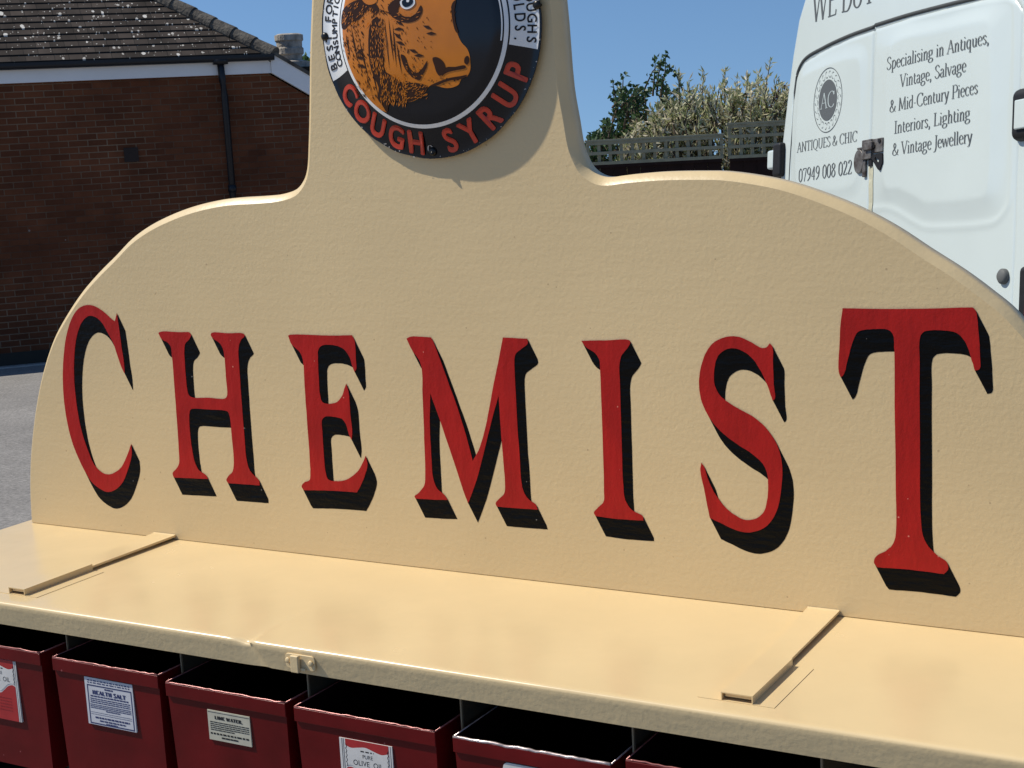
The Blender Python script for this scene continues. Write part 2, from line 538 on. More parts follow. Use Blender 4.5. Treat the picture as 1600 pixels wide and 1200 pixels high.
def brick_mat():
    m = bpy.data.materials.new('dark_red_brickwork')
    m.use_nodes = True
    n, l = m.node_tree.nodes, m.node_tree.links
    b = n['Principled BSDF']
    b.inputs['Roughness'].default_value = 0.9
    b.inputs['Specular IOR Level'].default_value = 0.2
    uv = n.new('ShaderNodeUVMap')
    br = n.new('ShaderNodeTexBrick')
    br.inputs['Scale'].default_value = 1.0
    br.inputs['Brick Width'].default_value = 0.225
    br.inputs['Row Height'].default_value = 0.075
    br.inputs['Mortar Size'].default_value = 0.0065
    br.inputs['Mortar Smooth'].default_value = 0.15
    br.inputs['Color1'].default_value = (0.118, 0.040, 0.018, 1)
    br.inputs['Color2'].default_value = (0.175, 0.060, 0.026, 1)
    br.inputs['Mortar'].default_value = (0.15, 0.11, 0.075, 1)
    l.new(uv.outputs['UV'], br.inputs['Vector'])
    nz = n.new('ShaderNodeTexNoise')
    nz.inputs['Scale'].default_value = 1.3
    nz.inputs['Detail'].default_value = 8
    nz.inputs['Roughness'].default_value = 0.65
    l.new(uv.outputs['UV'], nz.inputs['Vector'])
    mr = n.new('ShaderNodeMapRange')
    mr.inputs['From Min'].default_value = 0.3
    mr.inputs['From Max'].default_value = 0.7
    mr.inputs['To Min'].default_value = 0.62
    mr.inputs['To Max'].default_value = 1.15
    l.new(nz.outputs['Fac'], mr.inputs['Value'])
    mx = n.new('ShaderNodeMixRGB')
    mx.blend_type = 'MULTIPLY'
    mx.inputs[0].default_value = 1
    # pointing is recessed and dirty in places, so the joints fade in and out
    n2 = n.new('ShaderNodeTexNoise')
    n2.inputs['Scale'].default_value = 0.55
    n2.inputs['Detail'].default_value = 5
    l.new(uv.outputs['UV'], n2.inputs['Vector'])
    m3 = n.new('ShaderNodeMapRange')
    m3.inputs['From Min'].default_value = 0.36
    m3.inputs['From Max'].default_value = 0.62
    l.new(n2.outputs['Fac'], m3.inputs['Value'])
    mm = n.new('ShaderNodeMixRGB')
    mm.inputs[1].default_value = (0.105, 0.046, 0.026, 1)
    mm.inputs[2].default_value = (0.24, 0.16, 0.10, 1)
    l.new(m3.outputs['Result'], mm.inputs[0])
    l.new(mm.outputs[0], br.inputs['Mortar'])
    l.new(br.outputs['Color'], mx.inputs[1])
    l.new(mr.outputs['Result'], mx.inputs[2])
    # whitish efflorescence flecks
    vo = n.new('ShaderNodeTexVoronoi')
    vo.inputs['Scale'].default_value = 2.4
    l.new(uv.outputs['UV'], vo.inputs['Vector'])
    lt = n.new('ShaderNodeMath')
    lt.operation = 'LESS_THAN'
    lt.inputs[1].default_value = 0.035
    l.new(vo.outputs['Distance'], lt.inputs[0])
    mx2 = n.new('ShaderNodeMixRGB')
    mx2.inputs[2].default_value = (0.32, 0.28, 0.24, 1)
    mu = n.new('ShaderNodeMath')
    mu.operation = 'MULTIPLY'
    mu.inputs[1].default_value = 0.6
    l.new(lt.outputs[0], mu.inputs[0])
    l.new(mu.outputs[0], mx2.inputs[0])
    l.new(mx.outputs[0], mx2.inputs[1])
    l.new(mx2.outputs[0], b.inputs['Base Color'])
    bp = n.new('ShaderNodeBump')
    bp.inputs['Strength'].default_value = 0.6
    bp.inputs['Distance'].default_value = 0.006
    bp.invert = True
    l.new(br.outputs['Fac'], bp.inputs['Height'])
    l.new(bp.outputs['Normal'], b.inputs['Normal'])
    return m


def roof_mat():
    m = bpy.data.materials.new('lichened_roof_tiles')
    m.use_nodes = True
    n, l = m.node_tree.nodes, m.node_tree.links
    b = n['Principled BSDF']
    b.inputs['Roughness'].default_value = 0.9
    b.inputs['Specular IOR Level'].default_value = 0.15
    uv = n.new('ShaderNodeUVMap')
    br = n.new('ShaderNodeTexBrick')
    br.inputs['Scale'].default_value = 1.0
    br.inputs['Brick Width'].default_value = 0.165
    br.inputs['Row Height'].default_value = 0.1
    br.inputs['Mortar Size'].default_value = 0.004
    br.inputs['Color1'].default_value = (0.042, 0.034, 0.028, 1)
    br.inputs['Color2'].default_value = (0.076, 0.060, 0.049, 1)
    br.inputs['Mortar'].default_value = (0.02, 0.018, 0.016, 1)
    l.new(uv.outputs['UV'], br.inputs['Vector'])
    nz = n.new('ShaderNodeTexNoise')
    nz.inputs['Scale'].default_value = 3
    nz.inputs['Detail'].default_value = 8
    l.new(uv.outputs['UV'], nz.inputs['Vector'])
    mr = n.new('ShaderNodeMapRange')
    mr.inputs['From Min'].default_value = 0.3
    mr.inputs['From Max'].default_value = 0.7
    mr.inputs['To Min'].default_value = 0.6
    mr.inputs['To Max'].default_value = 1.3
    l.new(nz.outputs['Fac'], mr.inputs['Value'])
    mx = n.new('ShaderNodeMixRGB')
    mx.blend_type = 'MULTIPLY'
    mx.inputs[0].default_value = 1
    l.new(br.outputs['Color'], mx.inputs[1])
    l.new(mr.outputs['Result'], mx.inputs[2])
    last = mx.outputs[0]
    for sc, thr, seed, col in ((10, 0.28, 0.58, (0.66, 0.63, 0.56, 1)), (17, 0.32, 0.58, (0.50, 0.47, 0.41, 1)), (34, 0.30, 0.60, (0.50, 0.48, 0.42, 1))):
        wn = n.new('ShaderNodeTexNoise')
        wn.inputs['Scale'].default_value = 22
        l.new(uv.outputs['UV'], wn.inputs['Vector'])
        ad = n.new('ShaderNodeVectorMath')
        ad.operation = 'MULTIPLY_ADD'
        ad.inputs[1].default_value = (0.03, 0.03, 0.03)
        l.new(wn.outputs['Color'], ad.inputs[0])
        l.new(uv.outputs['UV'], ad.inputs[2])
        vo = n.new('ShaderNodeTexVoronoi')
        vo.inputs['Scale'].default_value = sc
        l.new(ad.outputs[0], vo.inputs['Vector'])
        sp = n.new('ShaderNodeSeparateColor')
        l.new(vo.outputs['Color'], sp.inputs[0])
        sel = n.new('ShaderNodeMath')
        sel.operation = 'SUBTRACT'
        sel.inputs[1].default_value = seed
        l.new(sp.outputs[0], sel.inputs[0])
        rad = n.new('ShaderNodeMath')
        rad.operation = 'MULTIPLY'
        rad.inputs[1].default_value = thr / 0.38
        l.new(sel.outputs[0], rad.inputs[0])
        lt = n.new('ShaderNodeMath')
        lt.operation = 'LESS_THAN'
        l.new(vo.outputs['Distance'], lt.inputs[0])
        l.new(rad.outputs[0], lt.inputs[1])
        m2 = n.new('ShaderNodeMixRGB')
        m2.inputs[2].default_value = col
        l.new(lt.outputs[0], m2.inputs[0])
        l.new(last, m2.inputs[1])
        last = m2.outputs[0]
    l.new(last, b.inputs['Base Color'])
    bp = n.new('ShaderNodeBump')
    bp.inputs['Strength'].default_value = 0.7
    bp.inputs['Distance'].default_value = 0.01
    l.new(nz.outputs['Fac'], bp.inputs['Height'])
    l.new(bp.outputs['Normal'], b.inputs['Normal'])
    return m


def tarmac_mat():
    m = bpy.data.materials.new('worn_tarmac')
    m.use_nodes = True
    n, l = m.node_tree.nodes, m.node_tree.links
    b = n['Principled BSDF']
    b.inputs['Roughness'].default_value = 0.9
    tc = n.new('ShaderNodeTexCoord')
    last = None
    for sc, det, lo, hi in ((0.7, 4, 0.8, 1.15), (45, 8, 0.35, 1.6)):
        nz = n.new('ShaderNodeTexNoise')
        nz.inputs['Scale'].default_value = sc
        nz.inputs['Detail'].default_value = det
        nz.inputs['Roughness'].default_value = 0.75
        l.new(tc.outputs['Object'], nz.inputs['Vector'])
        mr = n.new('ShaderNodeMapRange')
        mr.inputs['From Min'].default_value = 0.3
        mr.inputs['From Max'].default_value = 0.7
        mr.inputs['To Min'].default_value = lo
        mr.inputs['To Max'].default_value = hi
        l.new(nz.outputs['Fac'], mr.inputs['Value'])
        if last is None:
            last = mr.outputs[0]
        else:
            mu = n.new('ShaderNodeMath')
            mu.operation = 'MULTIPLY'
            l.new(last, mu.inputs[0])
            l.new(mr.outputs[0], mu.inputs[1])
            last = mu.outputs[0]
            bp = n.new('ShaderNodeBump')
            bp.inputs['Strength'].default_value = 0.8
            bp.inputs['Distance'].default_value = 0.01
            l.new(nz.outputs['Fac'], bp.inputs['Height'])
            l.new(bp.outputs['Normal'], b.inputs['Normal'])
    mx = n.new('ShaderNodeMixRGB')
    mx.blend_type = 'MULTIPLY'
    mx.inputs[0].default_value = 1
    mx.inputs[1].default_value = (0.25, 0.235, 0.215, 1)
    l.new(last, mx.inputs[2])
    l.new(mx.outputs[0], b.inputs['Base Color'])
    return m


M_brick, M_roof, M_tarmac = brick_mat(), roof_mat(), tarmac_mat()

# ------------------------------------------------------------------ ground
SD = np.array([0.7587, -0.6515, 0.0])     # the car park falls away against this direction
TD = np.array([0.6515, 0.7587, 0.0])
ZD = np.array([0.0, 0.0, 1.0])
BS = -19.4                                # the hall's wall stands here


def gz(s):
    z = 0.0
    if s < -4:
        z -= 0.097 * (min(-4 - s, 5.0))
    if s < -9:
        z -= 0.0618 * min(-9 - s, 10.4)
    if s < -28:
        z -= 0.11 * (-28 - s)          # beyond the fences the land drops away
    return z


sv = [-400, -150, -60, -35, -28] + list(np.arange(-20, -3.4, 0.8)) + [-2, 2, 10, 40, 150, 400]
tv = [-400, -150, -60, -30, -15, -8, -4, 0, 4, 8, 15, 30, 60, 150, 400]
gv, gf = [], []
for s_ in sv:
    for t_ in tv:
        gv.append(SD * s_ + TD * t_ + ZD * gz(s_))
for i in range(len(sv) - 1):
    for j in range(len(tv) - 1):
        a = i * len(tv) + j
        gf.append((a, a + 1, a + len(tv) + 1, a + len(tv)))
g = MB()
g.add(gv, gf)
ground = g.build('ground', M_tarmac, smooth=False)
for p in ground.data.polygons:
    if p.normal.z < 0:
        p.flip()
tag(ground, 'worn grey tarmac car park falling away towards the brick hall', 'car park', kind='structure')


# ------------------------------------------------------------------ brick hall
def WP(t, d, z):                          # along the wall, behind it, height
    return SD * (BS - d) + TD * t + ZD * z


ZC = CAMZ + 0.9787                        # tile edge height at the eaves
TC = 3.827                                # the corner where the eaves stop
ZB = gz(BS)
hall = empty('brick_hall', WP(2, 0, ZB))
tag(hall, 'brick hall in shadow with dark lichen-spotted tiled roof and black gutter', 'building')
SLP = 0.66
TE = 6.6                                   # far end of the wall
ZF = CAMZ + 0.752                         # underside of the fascia
m = MB()
outl = [(-14, ZB - 0.3), (TE, ZB - 0.3), (TE, ZF - 0.624 * (TE - 3.76)), (3.76, ZF), (-14, ZF)]
fr = [WP(t, 0, z) for t, z in outl]
bk = [WP(t, 7.5, z) for t, z in outl]
m.add(fr, [tuple(range(5))])
m.add(bk, [tuple(range(5))])
m.add(fr + bk, [(i, (i + 1) % 5, (i + 1) % 5 + 5, i + 5) for i in range(5)])
wall = mesh_obj('wall', m.v, m.f, M_brick, hall)
uvl = wall.data.uv_layers.new(name='UVMap')
for li, lp in enumerate(wall.data.loops):
    c = np.array(wall.data.vertices[lp.vertex_index].co)
    uvl.data[li].uv = (c @ TD + 0.055 + (c @ SD - BS) * 1.0, c[2] - 0.002)
# main roof slope in stepped courses
COURSE = 0.135
PT = math.tan(R(38))
m = MB()
uvs = []
nrow = 34
for k in range(nrow):
    d0, d1 = k * COURSE * math.cos(R(38)), (k + 1) * COURSE * math.cos(R(38)) + 0.03
    z0, z1 = ZC + d0 * PT + 0.022, ZC + d1 * PT + 0.002
    tr0 = TC - d0 * PT / SLP - 0.02
    tr1 = TC - d1 * PT / SLP - 0.02
    if tr1 < -13.9:
        break
    a = [WP(-14, d0 - 0.03, z0), WP(tr0, d0 - 0.03, z0), WP(tr1, d1 - 0.03, z1), WP(-14, d1 - 0.03, z1)]
    lo = [WP(-14, d0 - 0.03, z0 - 0.024), WP(tr0, d0 - 0.03, z0 - 0.024)]
    m.add(a + lo, [(0, 1, 2, 3), (4, 5, 1, 0)])
    off = (k % 2) * 0.0825 + 0.0131 * k
    V0 = k * 0.1
    uvs += [(-14 + off, V0), (tr0 + off, V0), (tr1 + off, V0 + 0.1), (-14 + off, V0 + 0.1), (-14 + off, V0), (tr0 + off, V0), (tr0 + off, V0 + 0.004), (-14 + off, V0 + 0.004)]
kk = len(m.f)
roof = mesh_obj('roof', m.v, m.f, M_roof, hall)
u = roof.data.uv_layers.new(name='UVMap')
for i in range(len(roof.data.loops)):
    u.data[i].uv = uvs[i]
# the end slope that runs down to the right
m = MB()
dm = 3.4
a = [WP(TC - 0.02, -0.09, ZC + 0.055), WP(TE + 0.3, -0.09, ZC + 0.035 - SLP * 0.945 * (TE + 0.3 - TC)), WP(TE + 0.3, 7.6, ZC + 0.035 - SLP * 0.945 * (TE + 0.3 - TC)), WP(TC - dm * PT / SLP, dm, ZC + dm * PT)]
b = [p - ZD * 0.05 for p in a]
m.add(a + b, [(0, 1, 2, 3), (7, 6, 5, 4), (0, 4, 5, 1), (1, 5, 6, 2), (2, 6, 7, 3), (3, 7, 4, 0)])
m.build('end_roof_slope', M_mortar, hall)
# hip tiles bedded in mortar
m = MB()
p0 = WP(TC + 0.02, -0.05, ZC - 0.01)
hd = WP(TC - 1 * PT / SLP, 1, ZC + PT) - WP(TC, 0, ZC)
L = np.linalg.norm(hd)
hd = hd / L
for k in range(15):
    a = p0 + hd * (k * 0.31)
    m.tube([a, a + hd * 0.16, a + hd * 0.335], [0.105, 0.098, 0.090], n=14)
m.build('hip_tiles', M_mortar, hall, smooth=False)
# fascia, bargeboard, gutter, downpipe
m = MB()
m.box(-14, 3.79, -0.05, -0.002, ZF, ZC - 0.02, ax=(TD, -SD, ZD), org=SD * BS)
m.build('fascia', M_fascia, hall)
m = MB()
bt = [(3.792, ZF), (3.792, ZC - 0.03), (3.85, ZC - 0.02), (TE + 0.2, ZC - 0.02 - 0.624 * (TE + 0.2 - 3.85)), (TE + 0.2, ZF - 0.624 * (TE + 0.2 - 3.79))]
f_ = [WP(t, -0.075, z) for t, z in bt]
b_ = [WP(t, -0.003, z) for t, z in bt]
m.add(f_ + b_, [tuple(range(5)), tuple(range(9, 4, -1))] + [(i, (i + 1) % 5, (i + 1) % 5 + 5, i + 5) for i in range(5)])
m.build('bargeboard', M_fascia, hall)
m = MB()
prof = [(0.0, 0.0)] + [(0.05 + 0.05 * math.cos(a), -0.035 + 0.042 * math.sin(a)) for a in np.linspace(math.pi, 2 * math.pi, 9)] + [(0.10, 0.0)]
gz0 = ZC + 0.012
pf = [WP(-14, -0.052 - x, gz0 - 0.012 + z) for x, z in prof]
pg = [WP(TC + 0.0, -0.052 - x, gz0 - 0.012 + z) for x, z in prof]
n_ = len(prof)
m.add(pf + pg, [(i, i + 1, n_ + i + 1, n_ + i) for i in range(n_ - 1)] + [(n_ - 1, 0, n_, 2 * n_ - 1)] + [tuple(range(n_)), tuple(range(2 * n_ - 1, n_ - 1, -1))])
for t_ in np.arange(-13, 3.7, 0.93):
    m.box(t_, t_ + 0.03, 0.05, 0.09, gz0 - 0.115, gz0 - 0.06, ax=(TD, -SD * -1 * -1, ZD), org=SD * (BS + 0.0) + SD * 0.0)
gut = m.build('gutter', M_gutter, hall)
m = MB()
m.box(3.08, 3.25, 0.045, 0.15, gz0 - 0.115, gz0 - 0.03, ax=(TD, SD, ZD), org=SD * BS)
m.tube([WP(3.165, -0.10, gz0 - 0.10), WP(3.172, -0.10, gz0 - 0.30), WP(3.19, -0.075, gz0 - 0.48), WP(3.19, -0.075, ZB + 0.1)], 0.042, n=12)
for z_ in (0.55, 1.9):
    m.tube([WP(3.19, -0.075, ZB + z_), WP(3.19, -0.075, ZB + z_ + 0.09)], 0.052, n=12)
m.build('downpipe', M_gutter, hall, smooth=True)
m = MB()
vt, vz = 2.016, CAMZ - 0.152
m.box(vt - 0.085, vt + 0.085, 0.001, 0.016, vz - 0.085, vz + 0.085, ax=(TD, SD, ZD), org=SD * BS)
for k in range(6):
    m.box(vt - 0.075, vt + 0.075, 0.016, 0.024, vz - 0.072 + k * 0.026, vz - 0.056 + k * 0.026, ax=(TD, SD, ZD), org=SD * BS)
m.build('air_vent', mat('brown_vent', (0.035, 0.022, 0.017), 0.6, 0.3), hall)
m = MB()
m.box(-14, TE, 0.001, 0.014, ZB - 0.1, ZB + 0.16, ax=(TD, SD, ZD), org=SD * BS)
m.build('plinth', mat('dark_plinth', (0.045, 0.040, 0.032), 0.9, 0.2), hall)
# vent pot on the end slope
m = MB()
pc = WP(4.24, 0.9, 0)
pz = CAMZ + 0.83
prof = [(0.30, 0.0), (0.30, 0.10), (0.185, 0.13), (0.19, 0.20), (0.215, 0.22), (0.215, 0.30), (0.195, 0.32), (0.20, 0.40), (0.22, 0.42), (0.22, 0.50), (0.17, 0.52), (0.15, 0.44)]
nn = 20
prof = [(a * 0.84, b * 0.86) for a, b in prof]
vs = [(pc[0] + r_ * math.cos(2 * math.pi * k / nn), pc[1] + r_ * math.sin(2 * math.pi * k / nn), pz + z_) for r_, z_ in prof for k in range(nn)]
m.add(vs, [(i * nn + k, i * nn + (k + 1) % nn, (i + 1) * nn + (k + 1) % nn, (i + 1) * nn + k) for i in range(len(prof) - 1) for k in range(nn)])
m.add(vs[-nn:], [tuple(range(nn))])
cp = m.build('chimney_pot', M_pot, hall, smooth=False)
m = MB()
m.box(4.24 - 0.36, 4.24 + 0.36, -0.9 - 0.36, -0.9 + 0.36, CAMZ + 0.5, pz + 0.01, ax=(TD, SD, ZD), org=SD * BS)
m.build('pot_base', M_dark, hall)
# kerb edging at the foot of the wall
m = MB()
m.box(-14, TE, 0.30, 0.36, ZB - 0.1, ZB + 0.035, ax=(TD, SD, ZD), org=SD * BS)
tag(m.build('kerb', M_kerb), 'pale concrete edging strip along the foot of the brick hall', 'kerb', kind='structure')


# ------------------------------------------------------------------ foliage
def leaf_quad(m, p, d, ln, wd, mi=0):
    d = d / (np.linalg.norm(d) + 1e-9)
    a = np.cross(d, rng.normal(size=3))
    a = a / (np.linalg.norm(a) + 1e-9)
    q = p + d * ln
    c = p + d * ln * 0.45
    fold = np.cross(d, a) * wd * 0.25
    m.add([p, c + a * wd / 2 + fold, q, c - a * wd / 2 + fold, c], [(0, 4, 1), (1, 4, 2), (2, 4, 3), (3, 4, 0)], mi)


def shrub(name, label, base, shoots, leaf, ln, wd, step, cat='shrub', droop=0.12, side=0.6):
    """shoots: (start point, end point) pairs; each becomes a bent twig set with leaves"""
    root = empty(name, base)
    tag(root, label, cat)
    lm, wm = MB(), MB()
    wm.tube([base, base + ZD * 0.5, base + ZD * 1.0], [0.06, 0.05, 0.035], n=7)
    for a, b in shoots:
        a, b = np.array(a), np.array(b)
        L = np.linalg.norm(b - a)
        mid = (a + b) / 2 + rng.normal(size=3) * L * 0.07 + ZD * L * droop
        n = max(int(L / step), 3)
        pl = [(1 - t) ** 2 * a + 2 * t * (1 - t) * mid + t * t * b for t in np.linspace(0, 1, n + 1)]
        wm.tube([pl[0], pl[len(pl) // 2], pl[-1]], [0.012, 0.007, 0.003], n=4, caps=False)
        for i in range(1, n + 1):
            t = (pl[i] - pl[i - 1]) / (np.linalg.norm(pl[i] - pl[i - 1]) + 1e-9)
            for _ in range(3):
                if rng.random() < 0.12:
                    continue
                dr = t * 0.55 + rng.normal(size=3) * side
                leaf_quad(lm, pl[i] + rng.normal(size=3) * 0.012, dr, ln * rng.uniform(0.6, 1.15), wd * rng.uniform(0.7, 1.2))
    wm.build('stem', M_wood, root, smooth=True)
    mesh_obj('foliage', lm.v, lm.f, leaf, root)
    return root


def crown(px_pts, dist, depth, n, tips_up, seed_y=275):
    """shoots whose tips fill a silhouette given as (x, top y) samples"""
    out = []
    xs = [p[0] for p in px_pts]
    ys = [p[1] for p in px_pts]
    for _ in range(n):
        x = rng.uniform(xs[0], xs[-1])
        top = np.interp(x, xs, ys)
        y = top + (seed_y - top) * rng.random() ** 1.15
        dd = dist + rng.uniform(-depth, depth)
        e = on_fwd(x, y, dd)
        L = rng.uniform(0.25, 0.5) if tips_up else rng.uniform(0.15, 0.32)
        b = e - np.array([rng.normal() * 0.10 + (x - np.mean(xs)) * 0.0006, rng.normal() * 0.10, L])
        out.append((b, e))
    return out


FD = 14.0
gh = np.array([-math.sin(YAW), math.cos(YAW), 0])
sb = on_fwd(1000, 300, 15.4)
sb[2] = gz(sb @ SD) - 0.05
sh = crown([(870, 240), (900, 232), (925, 215), (945, 190), (958, 150), (975, 125), (992, 135), (1006, 128), (1022, 120), (1034, 92), (1040, 90), (1046, 118), (1060, 150), (1075, 160), (1110, 170)], 15.4, 0.45, 300, False)
sh += [(on_fwd(1032, 150, 15.4), on_fwd(1040, 84, 15.4)), (on_fwd(1020, 150, 15.3), on_fwd(1024, 88, 15.3)), (on_fwd(975, 165, 15.4), on_fwd(974, 118, 15.4)), (on_fwd(965, 170, 15.2), on_fwd(957, 128, 15.2))]
shrub('leafy_shrub', 'dark green leafy shrub behind the trellis, left of the pale one', sb, sh, M_leafd, 0.060, 0.046, 0.05)
sb = on_fwd(1130, 300, 15.1)
sb[2] = gz(sb @ SD) - 0.05
sh = crown([(975, 205), (1000, 185), (1020, 165), (1050, 150), (1075, 140), (1100, 135), (1130, 132), (1160, 138), (1185, 128), (1210, 130), (1240, 140), (1290, 150)], 15.0, 0.45, 520, True, 290)
for x, y in ((1064, 114), (1098, 113), (1131, 109), (1166, 117), (1183, 116), (1202, 96), (1212, 124), (1150, 126), (1080, 128)):
    dd = 15 + rng.uniform(-0.3, 0.3)
    sh.append((on_fwd(x - (x - 1140) * 0.10, y + 85, dd), on_fwd(x + (2 if x > 1090 else -3), y, dd)))
shrub('variegated_willow', 'pale cream and green feathery shrub behind the trellis beside the van', sb, sh, M_leafp, 0.080, 0.022, 0.028, side=0.40)
sb = on_fwd(1190, 300, 16.2)
sb[2] = gz(sb @ SD) - 0.05
sh = crown([(1150, 185), (1165, 160), (1190, 152), (1225, 142), (1260, 140)], 16.1, 0.3, 130, False)
shrub('purple_shrub', 'dark purple-leaved shrub behind the pale feathery one beside the van', sb, sh, M_leafr, 0.075, 0.055, 0.05)
sb = WP(5.4, 6.5, 0)
sb[2] = ZB
sh = crown([(455, 100), (470, 92), (480, 88), (500, 80)], float((WP(5.4, 6.0, 0)) @ gh) + 1.5, 0.4, 90, False, 150)
shrub('green_bush', 'green bush peeping out behind the brick hall beside the cream board', sb, sh, M_leafg, 0.12, 0.08, 0.08)

# ------------------------------------------------------------------ fences with trellis
FR = np.array([math.cos(YAW), math.sin(YAW), 0])


def fence(label, xa, xb, ytop_a, ytop_b, ybot_a, ybot_b, rows, cols, ext=0.0):
    A, B = on_fwd(xa, ytop_a, FD), on_fwd(xb, ytop_b, FD)
    A2, B2 = on_fwd(xa, ybot_a, FD), on_fwd(xb, ybot_b, FD)
    ua, ub = float(A @ FR), float(B @ FR)
    zt, zb = (A[2] + B[2]) / 2, (A2[2] + B2[2]) / 2
    o = gh * FD
    zg = min(gz(A @ SD), gz(B @ SD)) - 0.3
    root = empty('trellis_fence', (A[0], A[1], zg))
    tag(root, label, 'fence', 'trellis-topped garden fences')
    ax = (FR, gh, ZD)
    m = MB()
    u = ua - ext
    while u < ub - 0.01:
        m.box(u, min(u + 0.118, ub), 0.0, 0.018 + 0.004 * (int(u * 100) % 3), zg, zb, ax=ax, org=o)
        u += 0.121
    m.build('boards', M_fence, root)
    m = MB()
    m.box(ua - ext, ub, -0.02, 0.05, zb - 0.012, zb + 0.018, ax=ax, org=o)
    m.build('cap_rail', M_fence, root)
    m = MB()
    bw = 0.014
    for k in range(cols + 1):
        uu = ua + (ub - ua) * k / cols
        m.box(uu - bw, uu + bw, -0.006, 0.006, zb + 0.02, zt, ax=ax, org=o)
    for k in range(rows + 1):
        zz = zb + 0.03 + (zt - zb - 0.03) * k / rows
        m.box(ua - bw, ub + bw, -0.022, -0.008, zz - bw, zz + bw, ax=ax, org=o)
    m.box(ua - bw - 0.01, ub + bw + 0.01, -0.03, 0.03, zt + bw + 0.001, zt + bw + 0.018, ax=ax, org=o)
    m.build('trellis', M_trellis, root)
    return root


fence('longer lower length of dark fence with grey trellis, beside the board tower', 918, 1127, 224, 215, 261, 251, 2, 12, ext=0.5)
fence('higher shorter length of dark fence with grey trellis, against the van', 1139, 1300, 197, 190, 250, 243, 3, 9)

# ------------------------------------------------------------------ delivery van
VP = np.array([-2.46673742, 6.79301041, -0.20541987 + CAMZ])
VU = np.array([0.75511416, -0.64842371, 0.09669178])        # along the rear, to the right
VV = np.array([8.637e-04, 0.148471246, 0.988916348])        # up the slightly leaning rear face
VN = np.array([-0.65559275, -0.74666122, 0.11267279])       # out of the rear face
HD = np.array([0.65147, 0.75867, 0.0])                      # the van's length, level
UPV = np.cross(VU, HD)
UPV = UPV / np.linalg.norm(UPV)


def VQ(u, v, o=0.0):
    return VP + VU * u + VV * v + VN * o


van = empty('delivery_van', VQ(0.9, -1.45, 0))
tag(van, 'white delivery van with grey antiques lettering on its closed rear doors', 'van')
UR = 1.80
edgeL = [(-1.25, -0.02), (-0.6, -0.02), (-0.124, -0.004), (0.061, 0.008), (0.257, 0.043), (0.428, 0.079), (0.58, 0.123), (0.661, 0.171), (0.80, 0.235), (0.93, 0.33), (1.0, 0.43), (1.035, 0.58), (1.04, 0.70)]
el_v = [e[0] for e in edgeL]
el_u = [e[1] - 0.024 for e in edgeL]


def poly_dist(px, py, poly, closed=True):
    poly = np.array(poly, float)
    nx = len(poly)
    best = np.full(px.shape, 1e9)
    inside = np.zeros(px.shape, bool)
    for i in range(nx if closed else nx - 1):
        a, b = poly[i], poly[(i + 1) % nx]
        ab = b - a
        t = np.clip(((px - a[0]) * ab[0] + (py - a[1]) * ab[1]) / (ab @ ab + 1e-12), 0, 1)
        dx, dy = px - a[0] - t * ab[0], py - a[1] - t * ab[1]
        best = np.minimum(best, np.hypot(dx, dy))
        if closed:
            c = ((a[1] > py) != (b[1] > py)) & (px < (b[0] - a[0]) * (py - a[1]) / (b[1] - a[1] + 1e-12) + a[0])
            inside ^= c
    return np.where(inside, -best, best) if closed else best


def sstep(x):
    x = np.clip(x, 0, 1)
    return x * x * (3 - 2 * x)


PIN = smooth_path([(0.875, 0.30), (0.892, 0.345), (0.93, 0.36), (1.218, 0.352), (1.46, 0.341), (1.503, 0.332), (1.525, 0.30), (1.548, 0.036), (1.545, -0.26), (1.53, -0.297), (1.49, -0.305), (1.227, -0.304), (1.16, -0.298), (1.066, -0.262), (0.97, -0.231), (0.875, -0.216), (0.868, 0.0)], 4)
POUT = smooth_path([(0.70, 0.42), (1.20, 0.415), (1.58, 0.405), (1.64, 0.38), (1.655, 0.30), (1.66, -0.05), (1.664, -0.25), (1.656, -0.328), (1.633, -0.363), (1.586, -0.394), (1.497, -0.403), (1.287, -0.401), (1.143, -0.391), (1.061, -0.365), (0.939, -0.317), (0.877, -0.302), (0.764, -0.299), (0.70, -0.30)], 4)
LIN = smooth_path([(0.15, 0.27), (0.17, 0.315), (0.242, 0.335), (0.60, 0.346), (0.642, 0.33), (0.655, 0.29), (0.655, -0.14), (0.63, -0.185), (0.58, -0.20), (0.382, -0.198), (0.20, -0.19), (0.15, -0.16)], 4)
SEAM = 0.742


def relief(u, v):
    di = poly_dist(u, v, PIN)
    do = poly_dist(u, v, POUT)
    f = np.where(di <= 0, 0.0, np.where(do >= 0, 1.0, di / (di + np.abs(do) + 1e-9)))
    h = 0.013 * (1 - f) ** 1.5
    h = h + 0.003 * np.exp(-(do / 0.012) ** 2)
    dl = poly_dist(u, v, LIN)
    h2 = 0.006 * (1 - np.clip((dl + 0.004) / 0.06, 0, 1)) ** 1.5
    h = np.where(u < SEAM, h2, h)
    return h


def doors_mask_h(u, v):
    # rounding of the body at its outer edges
    ul = np.interp(v, el_v, el_u)
    ur = UR + 0.02 - (ul - (-0.02))
    d = np.minimum(u - ul, ur - u)
    rr = 0.03
    x = np.clip((rr - d) / rr, 0, 1)
    return -rr * (1 - np.sqrt(np.clip(1 - x * x, 0, 1))), d


